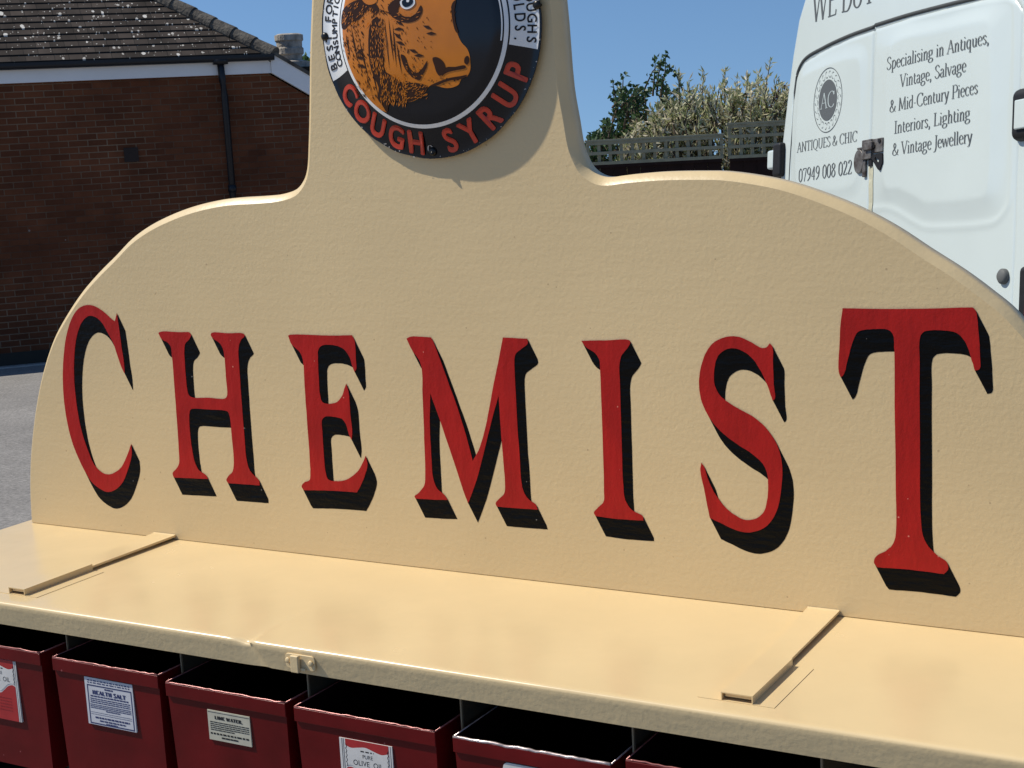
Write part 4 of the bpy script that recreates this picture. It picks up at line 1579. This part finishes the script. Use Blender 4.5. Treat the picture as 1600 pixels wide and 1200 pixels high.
# olive oil labels
def olive(di, xlt, xrt, ztop, wdt):
    root, xa, xb, yf, zt = drw[di]
    x0, x1, z1 = xlt, xrt, ztop
    H = wdt * 1.15
    z0 = z1 - H
    W = x1 - x0
    lb = paper(root, x0, x1, z0, z1, yf, M_paper)
    Y = yf - 0.0005
    m = MB()
    ov = smooth_path
    quad(m, x0 + W * .115, x1 - W * .065, z1 - H * .16, z1, Y, 0)
    # red field below the banner with a wavy top
    pts = [(0.115, 0.0), (0.935, 0.0)]
    top = smooth_path([(0.935, 0.58), (0.86, 0.60), (0.74, 0.57), (0.62, 0.49), (0.52, 0.44), (0.42, 0.48), (0.32, 0.56), (0.20, 0.60), (0.115, 0.58)], 5, False)
    pl = [(x0 + a * W, z0 + b * H) for a, b in pts + [tuple(p) for p in top]]
    p2, tr = tess([pl])
    m.add([(a, Y, b) for a, b in p2], tr, 0)
    # white banner with wavy top edge
    up = smooth_path([(0.115, 0.905), (0.22, 0.88), (0.36, 0.90), (0.50, 0.915), (0.66, 0.88), (0.80, 0.855), (0.93, 0.885)], 5, False)
    lo = smooth_path([(0.93, 0.61), (0.86, 0.625), (0.74, 0.60), (0.62, 0.52), (0.52, 0.47), (0.42, 0.51), (0.32, 0.59), (0.20, 0.63), (0.115, 0.61)], 5, False)
    pl = [(x0 + a * W, z0 + b * H) for a, b in [tuple(p) for p in up] + [tuple(p) for p in lo]]
    p2, tr = tess([pl])
    m.add([(a, Y - 0.0001, b) for a, b in p2], tr, 1)
    for fx in (0.045, 0.075, 0.965):
        quad(m, x0 + W * fx, x0 + W * (fx + .008), z0, z1, Y, 2)
    for side in (0.115, 0.93):
        sg = 1 if side < 0.5 else -1
        for q in range(5):
            pl = [(side + sg * 0.02 * math.sin(a), 0.60 + q * 0.065 + 0.065 * a / math.pi) for a in np.linspace(0, math.pi, 6)]
            for (a, b), (c_, d_) in zip(pl[:-1], pl[1:]):
                m.add([(x0 + W * (a - .006), Y - .0002, z0 + H * b), (x0 + W * (a + .006), Y - .0002, z0 + H * b), (x0 + W * (c_ + .006), Y - .0002, z0 + H * d_), (x0 + W * (c_ - .006), Y - .0002, z0 + H * d_)], [(0, 1, 2, 3)], 2)
    xc = x0 + W * 0.53
    dash_lines(m, xc - W * .13, xc + W * .12, [z0 + H * .845], H * .018, Y - .0002, .0018, 2)
    put_text(m, 'PURE', xc, z0 + H * .755, H * .055, Y - .0002, 2, W * .19, 'sans')
    put_text(m, 'OLIVE  OIL', xc, z0 + H * .645, H * .075, Y - .0002, 2, W * .56, 'sans')
    dash_lines(m, x0 + W * .2, x1 - W * .2, [z0 + H * q for q in (.36, .31, .26, .21, .16)], H * .012, Y - .0002, .001, 3)
    mesh_obj('print', m.v, m.f, None, lb, mats=[M_redlab, M_paper, M_ink, mat('dull_red_print', (0.26, 0.02, 0.02), 0.6, 0.3)], fmat=m.m)


c0, c1 = on_y(530, 1152, 1.28), on_y(612.4, 1166.5, 1.28)
olive(3, c0[0], c1[0], (c0[2] + c1[2]) / 2, c1[0] - c0[0])
wd_ = c1[0] - c0[0]
c1b = on_y(24, 1034, 1.28)
c1c = on_y(31, 1115, 1.28)
olive(0, c1b[0] - wd_ * .98, c1b[0], c1b[2], wd_)
# rounded card on the fifth drawer
root, xa, xb, yf, zt = drw[4]
c0 = on_y(786, 1190, yf)
xw = 0.080
pl = []
for cx_, cz_, a0 in ((c0[0] + xw - 0.006, c0[2] - 0.006, 0), (c0[0] + 0.006, c0[2] - 0.006, 90), (c0[0] + 0.006, c0[2] - 0.066, 180), (c0[0] + xw - 0.006, c0[2] - 0.066, 270)):
    for a in np.linspace(a0, a0 + 90, 5):
        pl.append((cx_ + 0.006 * math.cos(R(a)), cz_ + 0.006 * math.sin(R(a))))
k = len(pl)
m = MB()
m.add([(x, yf + 0.004, z) for x, z in pl] + [(x, yf - 0.0008, z) for x, z in pl], [tuple(range(k)), tuple(range(2 * k - 1, k - 1, -1))] + [(i, (i + 1) % k, (i + 1) % k + k, i + k) for i in range(k)])
lb = m.build('card', M_paper, root)
m = MB()
dash_lines(m, c0[0] + 0.012, c0[0] + xw - 0.012, [c0[2] - 0.013], 0.006, yf - 0.001, 0.002)
mesh_obj('print', m.v, m.f, M_ink, lb)

# ------------------------------------------------------------------ sign board
left_px = [(50, 816, 1), (48, 770), (48.5, 725), (52, 680), (58, 635), (68, 586), (84, 537), (102, 503), (128, 464), (154, 434), (180, 408), (205, 382), (233, 362), (265, 346), (297, 334), (328, 326), (358, 321), (406, 318), (440, 314), (463, 305), (476, 288), (482, 268), (484.5, 227), (486, 162), (487, 81), (490, 0)]
right_px = [(859, 0), (871, 137), (880, 190), (887, 230), (895, 252), (905, 270), (920, 283), (940, 290), (980, 286), (1030, 282), (1092, 281), (1130, 282), (1192, 291), (1230, 300), (1280, 317), (1333, 339), (1387, 368), (1440, 403), (1493, 437), (1536, 469), (1573, 500)]


def bxz(p):
    q = on_y(p[0], p[1], YB)
    return (q[0], q[2])


XC = -1.0125
out = []
for p in left_px:
    out.append(bxz(p) + ((1,) if len(p) > 2 else ()))
topz = CAMZ + 0.160
out += [(-1.166, topz + 0.045), (-1.140, topz + 0.09), (-1.09, topz + 0.125), (-1.01, topz + 0.138), (-0.935, topz + 0.125), (-0.880, topz + 0.09), (-0.853, topz + 0.045)]
out += [bxz(p) for p in right_px]
mir = [(2 * XC - out[i][0] + 0.053, out[i][1]) for i in range(9)]
out += [mir[k] for k in range(6, 0, -1)]
out += [(mir[0][0], out[0][1], 1)]
ol = smooth_path(out, 4)
board = empty('sign_board', (XC, YB, ZS))
tag(board, 'large cream shaped board with raised tower, painted CHEMIST in red, on cabinet top', 'sign board')
n = len(ol)
TB = 0.026
rb = 0.0045
# outline normals for the rounded front arris
on_ = []
for i in range(n):
    d = np.array(ol[(i + 1) % n]) - np.array(ol[i - 1])
    d = d / (np.linalg.norm(d) + 1e-9)
    on_.append(np.array([d[1], -d[0]]))
area = sum(ol[i][0] * ol[(i + 1) % n][1] - ol[(i + 1) % n][0] * ol[i][1] for i in range(n))
sgn = 1 if area > 0 else -1
layers = []
RB = 0.0088                        # the chamfered border outside the flat face
prof_ = [(0.0, 0.0), (-0.0006, 0.0004), (-RB * 0.5, RB * 0.42), (-RB + 0.0008, RB * 0.88), (-RB, RB), (-RB, TB), (-RB + 0.002, TB + 0.001)]
for inset, dy in prof_:
    layers.append([(ol[i][0] - sgn * on_[i][0] * inset, YB + dy, max(ol[i][1] - sgn * on_[i][1] * inset, ZS + 0.0006)) for i in range(n)])
vs = [v for l_ in layers for v in l_]
fs = []
for q in range(len(layers) - 1):
    for i in range(n):
        fs.append((q * n + i, q * n + (i + 1) % n, (q + 1) * n + (i + 1) % n, (q + 1) * n + i))
p2, tr = tess([[(v[0], v[2]) for v in layers[0]]])
fs += [tuple(t) for t in tr]
p2, tr2 = tess([[(v[0], v[2]) for v in layers[-1]]])
bN = (len(layers) - 1) * n
fs += [tuple(bN + i for i in t) for t in tr2]
panel = mesh_obj('panel', vs, fs, M_board, board)
bm = bmesh.new()
bm.from_mesh(panel.data)
bmesh.ops.recalc_face_normals(bm, faces=bm.faces)
bm.to_mesh(panel.data)
bm.free()
for p in panel.data.polygons:
    p.use_smooth = len(p.vertices) == 4
    p.material_index = 0
me_ = panel.data
me_.materials.append(M_edge)
for p in me_.polygons:
    if len(p.vertices) == 4:
        p.material_index = 1
sh_edges = me_.attributes.new('sharp_edge', 'BOOLEAN', 'EDGE')
for e in me_.edges:
    if e.vertices[0] < n and e.vertices[1] < n:
        sh_edges.data[e.index].value = True

# painted letters, traced on the board's own plane
ZA, ZBm, ZCm, ZDm = ((60, 440), 0.31667), ((420, 480), 0.31659), ((860, 460), 0.35), ((1260, 440), 0.43312)
LET = {
    'C': (ZA, [(389, 155, 1), (379, 196, 1), (360, 182), (320, 146), (280, 122), (245, 115), (205, 128), (172, 168), (145, 240), (128, 340), (122, 450), (128, 580), (148, 710), (180, 820), (225, 920), (265, 985), (300, 1015), (345, 1035), (385, 1022), (420, 985), (445, 920), (462, 850), (459, 798, 1), (440, 850), (415, 905), (385, 935), (345, 950), (310, 938), (275, 900), (245, 830), (215, 740), (190, 610), (177, 470), (180, 340), (195, 250), (218, 195), (250, 168), (285, 176), (315, 203), (345, 255), (370, 300), (390, 360), (410, 415), (427, 450, 1), (424, 400), (413, 330), (402, 245)]),
    'H': (ZA, [(594, 254, 1), (602, 247), (700, 250), (745, 250), (755, 262), (745, 285), (728, 305), (722, 335), (725, 400), (735, 520), (741, 552), (755, 570), (840, 573), (922, 576), (933, 560), (928, 470), (920, 370), (912, 330), (895, 302), (865, 280), (853, 262), (860, 252), (940, 254), (1012, 255), (1020, 265), (1000, 290), (990, 325), (993, 420), (1005, 600), (1020, 780), (1028, 870), (1040, 920), (1060, 950), (1090, 980), (1092, 1004, 1), (1010, 997), (937, 992, 1), (928, 975), (940, 955), (958, 935), (965, 890), (955, 760), (945, 660), (938, 643), (920, 636), (840, 631), (765, 627), (752, 634), (747, 660), (755, 780), (765, 850), (775, 890), (795, 930), (830, 955), (840, 974, 1), (750, 970), (670, 966, 1), (664, 945), (680, 925), (695, 900), (695, 840), (685, 680), (672, 500), (662, 370), (655, 320), (640, 300), (610, 282)]),
    'E': (ZBm, [(97, 140, 1), (110, 135), (300, 138), (413, 137, 1), (425, 165), (432, 260), (434, 300), (425, 320, 1), (415, 290), (400, 245), (370, 205), (320, 187), (265, 190), (247, 210), (245, 260), (250, 370), (255, 430), (270, 472), (310, 478), (340, 470), (365, 440), (378, 400), (386, 380, 1), (398, 420), (408, 540), (417, 620), (413, 655, 1), (400, 630), (385, 580), (365, 552), (320, 541), (282, 541), (268, 557), (270, 620), (278, 740), (287, 820), (300, 852), (340, 860), (390, 850), (440, 815), (465, 775), (482, 735, 1), (492, 775), (480, 830), (455, 890), (440, 917, 1), (300, 908), (178, 905, 1), (166, 885), (180, 865), (203, 855), (208, 830), (205, 740), (192, 560), (178, 350), (172, 260), (155, 220), (115, 182)]),
    'M': (ZBm, [(682, 155, 1), (700, 145), (803, 148, 1), (815, 170), (840, 240), (880, 350), (930, 490), (975, 630), (1010, 760, 1), (1045, 690), (1080, 560), (1110, 400), (1135, 280), (1160, 150, 1), (1280, 157, 1), (1283, 180), (1255, 205), (1225, 230), (1218, 260), (1220, 340), (1232, 560), (1243, 720), (1252, 850), (1265, 910), (1290, 950), (1325, 975), (1333, 1000, 1), (1240, 995), (1132, 985, 1), (1125, 970), (1145, 945), (1168, 920), (1170, 860), (1162, 760), (1150, 600), (1140, 440, 1), (1110, 550), (1075, 690), (1030, 860), (990, 972, 1), (960, 890), (920, 765), (880, 650), (840, 530), (803, 430, 1), (800, 600), (808, 760), (815, 850), (835, 900), (870, 930), (888, 955, 1), (800, 952), (728, 948, 1), (723, 935), (745, 915), (770, 880), (775, 840), (770, 650), (762, 440), (757, 300), (745, 260), (710, 212)]),
    'I': (ZCm, [(140, 207, 1), (240, 205), (352, 204), (358, 215), (345, 240), (318, 275), (310, 310), (312, 420), (318, 640), (325, 850), (335, 920), (365, 965), (412, 990), (415, 1010, 1), (300, 1003), (202, 990, 1), (195, 975), (215, 950), (238, 925), (240, 880), (237, 760), (230, 560), (222, 340), (218, 290), (200, 262), (160, 235)]),
    'S': (ZCm, [(980, 218, 1), (992, 232), (996, 300), (1000, 400), (1005, 462), (995, 472, 1), (970, 400), (945, 345), (910, 290), (870, 255), (820, 238), (780, 247), (750, 275), (735, 330), (735, 400), (755, 445), (785, 475), (850, 515), (910, 550), (965, 600), (1010, 670), (1032, 750), (1032, 850), (1018, 940), (990, 1005), (950, 1045), (890, 1062), (840, 1055), (770, 1025), (715, 998, 1), (705, 950), (690, 870), (672, 785), (676, 750, 1), (690, 770), (710, 830), (740, 890), (780, 945), (820, 980), (870, 1005), (920, 1000), (955, 970), (970, 920), (975, 850), (970, 800), (950, 755), (900, 710), (830, 665), (760, 610), (710, 550), (675, 470), (666, 380), (678, 305), (705, 245), (745, 205), (800, 188), (850, 192), (900, 215), (945, 240), (965, 236)]),
    'T': (ZDm, [(132, 96, 1), (380, 98), (600, 92, 1), (612, 105), (622, 180), (628, 260), (628, 315), (610, 322, 1), (598, 280), (580, 225), (545, 185), (490, 175), (430, 178), (414, 195), (412, 300), (414, 600), (416, 850), (430, 930), (470, 980), (510, 1010), (515, 1035), (500, 1053, 1), (380, 1038), (260, 1030, 1), (247, 1012), (255, 990), (290, 970), (315, 945), (325, 900), (325, 750), (322, 500), (320, 250), (315, 190), (295, 173), (230, 172), (190, 180), (170, 210), (150, 280), (135, 335), (125, 345, 1), (117, 325), (120, 220), (125, 140)]),
}
SHX, SHZ = 0.0123, -0.0238
for ch, ((org, sc), pts) in LET.items():
    pl = [bxz((org[0] + p[0] * sc, org[1] + p[1] * sc)) + ((1,) if len(p) > 2 else ()) for p in pts]
    sp = smooth_path(pl, 5)
    # hand-painted edges waver a little
    wob = np.cumsum(rng.normal(size=(len(sp), 2)) * 0.00012, axis=0)
    wob = wob - np.linspace(0, 1, len(sp))[:, None] * wob[-1]
    sp = [tuple(np.array(p) + w_ * 0.6 + rng.normal(size=2) * 0.00007) for p, w_ in zip(sp, wob)]
    p2, tr = tess([sp])
    k = len(p2)
    m = MB()
    m.add([(a, YB - 0.0010, b) for a, b in p2] + [(a, YB - 0.0006, b) for a, b in p2], [tuple(t) for t in tr] + [(i, (i + 1) % k, (i + 1) % k + k, i + k) for i in range(k)])
    lo = m.build('letter', M_letter, board)
    lo['label'] = 'red painted letter %s with black drop shade' % ch
    m = MB()
    NS = 34
    for q in range(NS + 1):
        f = q / NS
        m.add([(a + SHX * f, YB - 0.00058 + f * 0.0004, b + SHZ * f) for a, b in p2], [tuple(t) for t in tr])
    sh_ = mesh_obj('drop_shade', m.v, m.f, M_shade, lo)

# ------------------------------------------------------------------ round enamel sign
SR = 0.1530
SC = np.array([-1.0045, CAMZ + 0.1148])
YS = YB - 0.0075               # plane of the sign's flat rim
sign = empty('enamel_sign', (SC[0], YS, SC[1]))
tag(sign, 'round domed enamel cough syrup sign with orange cow head, screwed to the board', 'enamel sign')


def dome(r):
    r = np.clip(r, 0, 1)
    return np.where(r > 0.97, 0.0, 0.016 * sstep((0.97 - r) / 0.32) + 0.006 * np.clip(1 - (r / 0.7) ** 2, 0, 1))


def SP(x, z, o=0.0):
    r = math.hypot(x, z)
    return (SC[0] + x * SR, YS - float(dome(r)) - o, SC[1] + z * SR)


m = MB()
NR, NA = 46, 128
vs = []
for i in range(NR + 1):
    r_ = i / NR
    for k in range(NA):
        a = 2 * math.pi * k / NA
        chip = 1 - (0.006 * max(0, math.sin(a * 7 + 1) * math.sin(a * 13)) if i == NR else 0)
        vs.append(SP(r_ * chip * math.cos(a), r_ * chip * math.sin(a)))
back = [(v[0], v[1] + 0.0016, v[2]) for v in vs]
fs = [(i * NA + k, i * NA + (k + 1) % NA, (i + 1) * NA + (k + 1) % NA, (i + 1) * NA + k) for i in range(NR) for k in range(NA)]
m.add(vs, fs)
m.add(back, [f[::-1] for f in fs])
rimv = vs[-NA:] + back[-NA:]
m.add(rimv, [(k, (k + 1) % NA, NA + (k + 1) % NA, NA + k) for k in range(NA)])
plate = m.build('plate', M_black, sign, smooth=True)


def sector(a0, a1, r0, r1, o, mt, name, nr=6):
    na = max(int(abs(a1 - a0) / 2), 8)
    vs, fs = [], []
    for i in range(nr + 1):
        r_ = r0 + (r1 - r0) * i / nr
        for k in range(na + 1):
            a = R(a0 + (a1 - a0) * k / na)
            vs.append(SP(r_ * math.cos(a), r_ * math.sin(a), o))
    for i in range(nr):
        for k in range(na):
            a = i * (na + 1) + k
            fs.append((a, a + 1, a + na + 2, a + na + 1))
    return mesh_obj(name, vs, fs, mt, sign, smooth=True)


RI = 0.765
sector(0, 360, RI - 0.030, RI, 0.0004, M_white, 'white_ring', 3)
sector(-12, 202, RI - 0.052, RI - 0.042, 0.0004, M_white, 'fine_ring', 2)
wb = sector(132, 201, RI + 0.012, 0.985, 0.0004, M_white, 'white_band')
wb2 = sector(-13.5, 48, RI + 0.012, 0.985, 0.0004, M_white, 'white_band')


def arc_text(s, r_mid, h, a_start, step_deg, outward, mt, name, parent, o=0.0009, squeeze=1.0):
    """letters set one by one round the sign; a_start is the first letter's angle"""
    m = MB()
    for i, ch in enumerate(s):
        if ch == ' ':
            continue
        pts, fs, wd = text2d(ch)
        a = R(a_start + step_deg * i)
        er = np.array([math.cos(a), math.sin(a)])
        up = er if outward else -er
        rt = np.array([up[1], -up[0]])
        sx = h / 0.7 * squeeze
        V = []
        for x, y in pts:
            q = er * r_mid + rt * (x - wd / 2) * sx + up * (y / 0.7 - 0.5) * h
            V.append(SP(q[0], q[1], o))
        m.add(V, fs)
    return mesh_obj(name, m.v, m.f, mt, parent)


def fat(o, width):
    """a heavier brush weight: the same lettering stroked sideways in tiny steps"""
    me = o.data
    n0 = len(me.vertices)
    co = np.array([v.co[:] for v in me.vertices])
    fs = [tuple(p.vertices) for p in me.polygons]
    V, F = [], []
    for q, (dx, dz) in enumerate([(0, 0), (1, 0), (-1, 0), (0, 1), (0, -1), (.7, .7), (-.7, .7), (.7, -.7), (-.7, -.7)]):
        V.append(co + np.array([dx * width, -q * 4e-6, dz * width]))
        F += [tuple(i + q * n0 for i in f) for f in fs]
    nm = bpy.data.meshes.new(me.name)
    nm.from_pydata(np.concatenate(V).tolist(), [], F)
    nm.materials.append(me.materials[0])
    o.data = nm
    return o


m = None
def arc_word(s, angs, r_mid, h, mt, name, parent, squeeze=1.0, o=0.0009, outward=False):
    m = MB()
    for ch, ad in zip(s, angs):
        pts, fs, wd = text2d(ch)
        a = R(ad)
        er = np.array([math.cos(a), math.sin(a)])
        up = er if outward else -er
        rt = np.array([up[1], -up[0]])
        sx = h / 0.7 * squeeze
        V = []
        for x, y in pts:
            q = er * r_mid + rt * (x - wd / 2) * sx + up * (y / 0.7 - 0.5) * h
            V.append(SP(q[0], q[1], o))
        m.add(V, fs)
    return mesh_obj(name, m.v, m.f, mt, parent)


fat(arc_word('COUGHSYRUP', [-148, -136.5, -124.5, -112, -99.5, -79, -66.5, -52.5, -39, -25.5], 0.878, 0.172, M_sred, 'lettering', sign, 0.90), 0.0014)
fat(arc_text('BEST FOR', 0.930, 0.072, 195, -4.65, True, M_ink, 'lettering', wb, squeeze=0.95), 0.0003)
fat(arc_text('CONSUMPTION', 0.846, 0.072, 195.0, -3.75, True, M_ink, 'lettering', wb, squeeze=0.78), 0.0003)
fat(arc_text('COUGHS', 0.930, 0.072, 14.5, -4.85, True, M_ink, 'lettering', wb2, squeeze=0.95), 0.0003)
fat(arc_text('COLDS.', 0.846, 0.074, 16.5, -5.3, True, M_ink, 'lettering', wb2, squeeze=0.85), 0.0003)


def patch(loops, o, mt, name, parent, fine=0.05):
    p2, tr = tess(loops)
    bm = bmesh.new()
    bv = [bm.verts.new((a, 0, b)) for a, b in p2]
    for t in tr:
        try:
            bm.faces.new([bv[i] for i in t])
        except ValueError:
            pass
    for _ in range(5):
        ed = [e for e in bm.edges if e.calc_length() > fine]
        if not ed:
            break
        bmesh.ops.subdivide_edges(bm, edges=ed, cuts=1)
        bmesh.ops.triangulate(bm, faces=bm.faces)
    for v in bm.verts:
        v.co = SP(v.co.x, v.co.z, o)
    me = bpy.data.meshes.new(name)
    bm.to_mesh(me)
    bm.free()
    me.materials.append(mt)
    ob = bpy.data.objects.new(name, me)
    COL.objects.link(ob)
    put_under(ob, parent)
    for p in me.polygons:
        p.use_smooth = True
    return ob


def cz(X, Y):
    """photo detail of the cow, brought onto the domed face in units of its radius"""
    px, py = 460 + X * 0.275, Y * 0.275
    q = on_y(px, py, YS - 0.018)
    return ((q[0] - SC[0]) / SR, (q[2] - SC[1]) / SR)


# the head: traced lower part, ears and poll completed above
ringp = [(0.735 * math.cos(R(a)), 0.735 * math.sin(R(a))) for a in np.linspace(-124, -207, 14)]
head_px = [(925, 0), (912, 60), (918, 120), (930, 180), (955, 240), (985, 275), (998, 310), (1003, 360), (1000, 400), (985, 430), (955, 445), (945, 460), (935, 480), (900, 497), (860, 500), (820, 490), (790, 485), (770, 490), (750, 520), (720, 545), (690, 570), (650, 580), (600, 575), (560, 570), (530, 600), (518, 640)]
hp = [cz(*p) for p in head_px]
topc = [(-0.50, 0.46), (-0.46, 0.40), (-0.36, 0.38), (-0.27, 0.44), (-0.18, 0.50), (-0.02, 0.52), (0.10, 0.50), (0.20, 0.44), (0.30, 0.33)]
sm = smooth_path([(p[0], p[1]) for p in hp], 3, False)
loop = [tuple(p) for p in sm] + ringp + topc
cow = patch([loop], 0.0005, M_ochre, 'cow_head', sign)


def ink(pts_px, name='ink_patch', closed=True, mt=M_brown, o=0.0009, par=None):
    return patch([[tuple(p) for p in smooth_path([cz(*p) + tuple(p[2:]) for p in pts_px], 3)]], o, mt, name, par or cow)


# jaw and throat shadow, cheek furrows, nostril, mouth, eye
ink([(440, 130), (480, 95), (505, 180), (515, 300), (520, 400), (560, 430), (620, 470), (690, 470), (740, 480), (765, 492), (720, 545), (650, 580), (560, 570), (535, 598), (518, 640), (495, 600), (470, 560), (480, 500), (440, 400), (425, 280)])
ink([(615, 310), (640, 320), (660, 380), (700, 415), (735, 390), (765, 345), (760, 385), (735, 430), (720, 455), (690, 445), (650, 410), (625, 360)])
ink([(795, 330), (820, 325), (855, 350), (865, 385), (850, 420), (830, 430), (815, 410), (805, 375)])
ink([(865, 385), (920, 380), (975, 372), (978, 385), (930, 398), (885, 408), (860, 420), (845, 432)])
ink([(775, 488), (830, 462), (890, 442), (950, 432), (985, 425), (960, 447), (900, 455), (850, 470), (815, 486)])
ink([(975, 325), (992, 318), (997, 350), (985, 368), (970, 355)])
ink([(262, 60), (330, 10), (420, -10), (470, 20), (490, 60), (470, 80), (430, 60), (400, 80), (370, 110), (320, 130), (280, 165), (258, 160)])
ink([(380, -30), (470, -40), (475, 10), (430, 28), (395, 8)], mt=M_ochre, o=0.0011)
ink([(540, 40), (600, -10), (620, 10), (600, 60), (640, 95), (700, 80), (730, 30), (740, 60), (715, 110), (650, 130), (590, 110), (560, 90)])
e1 = ink([(612, 10), (640, -12), (690, -10), (698, 20), (670, 48), (640, 52), (618, 36)], 'eye', mt=M_white, o=0.0012)
ink([(624, 8), (645, -8), (684, -4), (686, 18), (662, 38), (640, 40), (626, 28)], 'pupil', mt=M_black, o=0.0015, par=e1)
ink([(650, 2), (666, 0), (664, 12), (652, 12)], 'glint', mt=M_white, o=0.0018, par=e1)
ink([(905, 20), (925, 0), (918, 60), (925, 130), (940, 190), (925, 180), (908, 120), (902, 70)])
# engraved hatching: many short hair strokes
m = MB()


def hair(m, cx, cy, ang, ln, wd, k):
    dx, dy = math.cos(ang), math.sin(ang)
    a, b = (cx - dx * ln / 2, cy - dy * ln / 2), (cx + dx * ln / 2, cy + dy * ln / 2)
    nx, ny = -dy * wd / 2, dx * wd / 2
    pts = [(a[0] + nx * .4, a[1] + ny * .4), (cx + nx, cy + ny), (b[0], b[1]), (cx - nx, cy - ny)]
    m.add([SP(*cz(*p), 0.00085 + (k % 60) * 2e-6) for p in pts], [(0, 1, 2, 3)])


k = 0
fields = [  # x range, y range, angle, count, length
    (265, 400, 90, 330, 80, 90, 24), (330, 470, 300, 560, 78, 90, 26), (440, 520, 60, 420, 95, 110, 26), (570, 660, 110, 330, 85, 26, 20),
    (520, 740, 460, 560, 25, 120, 20), (630, 740, 320, 440, 60, 26, 18), (700, 830, 100, 320, 70, 12, 16), (770, 940, 440, 480, 10, 22, 13), (890, 925, 20, 130, 100, 16, 20), (500, 600, -20, 90, 50, 34, 22)]
for x0, x1, y0, y1, an, cnt, ln in fields:
    for _ in range(cnt):
        hair(m, rng.uniform(x0, x1), rng.uniform(y0, y1), R(an + rng.normal() * 14), ln * rng.uniform(.5, 1.3), rng.uniform(3, 7), k)
        k += 1
# longer furrows down the cheek
for x, y, L_, an in ((560, 230, 260, 84), (580, 260, 260, 86), (605, 330, 200, 82), (535, 250, 300, 85), (340, 250, 200, 80), (395, 330, 260, 78), (300, 260, 150, 80), (455, 440, 240, 80), (430, 500, 160, 75)):
    hair(m, x, y, R(an), L_, 9, k)
    k += 1
for x, y in ((600, 95), (610, 130), (605, 165), (600, 205), (615, 245), (690, 290), (720, 315), (375, 290), (380, 330), (385, 375), (770, 155), (790, 190)):
    hair(m, x, y, R(10 + rng.normal() * 20), 60, 20, k)
    k += 1
mesh_obj('hatching', m.v, m.f, M_brown, cow)
m = MB()
for x0, x1, y0, y1, an, cnt, ln in ((440, 520, 130, 420, 88, 130, 26), (490, 640, 420, 600, 100, 190, 24), (620, 760, 470, 560, 150, 70, 20), (265, 470, 20, 150, 130, 70, 24), (550, 720, 70, 125, 170, 26, 20), (640, 740, 350, 440, 60, 24, 16)):
    for _ in range(cnt):
        hair(m, rng.uniform(x0, x1), rng.uniform(y0, y1), R(an + rng.normal() * 14), ln * rng.uniform(.5, 1.4), rng.uniform(2.5, 5), k)
        k += 1
m.v = [(a, b - 0.00045, c) for a, b, c in m.v]
mesh_obj('light_hatching', m.v, m.f, M_ochre, cow)
# chips and screws
for (x, z, big) in ((-0.014, -0.945, 1), (-0.968, 0.0, 0), (0.972, 0.09, 0)):
    m = MB()
    p = SP(x, z)
    m.tube([(p[0], p[1] + 0.007, p[2]), (p[0], p[1] - 0.0015, p[2])], 0.0022, n=10)
    m.tube([(p[0], p[1] - 0.001, p[2]), (p[0], p[1] - 0.0022, p[2]), (p[0], p[1] - 0.0036, p[2])], [0.0052, 0.0050, 0.0022], n=14)
    if big:
        m.tube([(p[0], p[1] - 0.002, p[2]), (p[0] + 0.001, p[1] - 0.0028, p[2] - 0.004)], 0.0022, n=8)
    m.build('screw', M_screw, sign, smooth=True)
ch_ = []
m = MB()
for k in range(70):
    a = rng.uniform(0, 2 * math.pi)
    r_ = 1 - abs(rng.normal()) * 0.012
    s_ = rng.uniform(0.002, 0.008)
    q = [(r_ * math.cos(a) + s_ * math.cos(b) * rng.uniform(.5, 1.3), r_ * math.sin(a) + s_ * math.sin(b) * rng.uniform(.5, 1.3)) for b in np.linspace(0, 2 * math.pi, 7, endpoint=False)]
    m.add([SP(c_[0], c_[1], 0.0005) for c_ in q], [tuple(range(7))])
pts = [(0.0 + -0.03 + 0.022 * math.cos(a), -0.925 + 0.03 * math.sin(a)) for a in np.linspace(0.6, 4.4, 10)]
for (a, b), (c_, d_) in zip(pts[:-1], pts[1:]):
    m.add([SP(a - .006, b, .0008), SP(a + .006, b, .0008), SP(c_ + .006, d_, .0008), SP(c_ - .006, d_, .0008)], [(0, 1, 2, 3)])
mesh_obj('edge_chips', m.v, m.f, M_chip, plate)
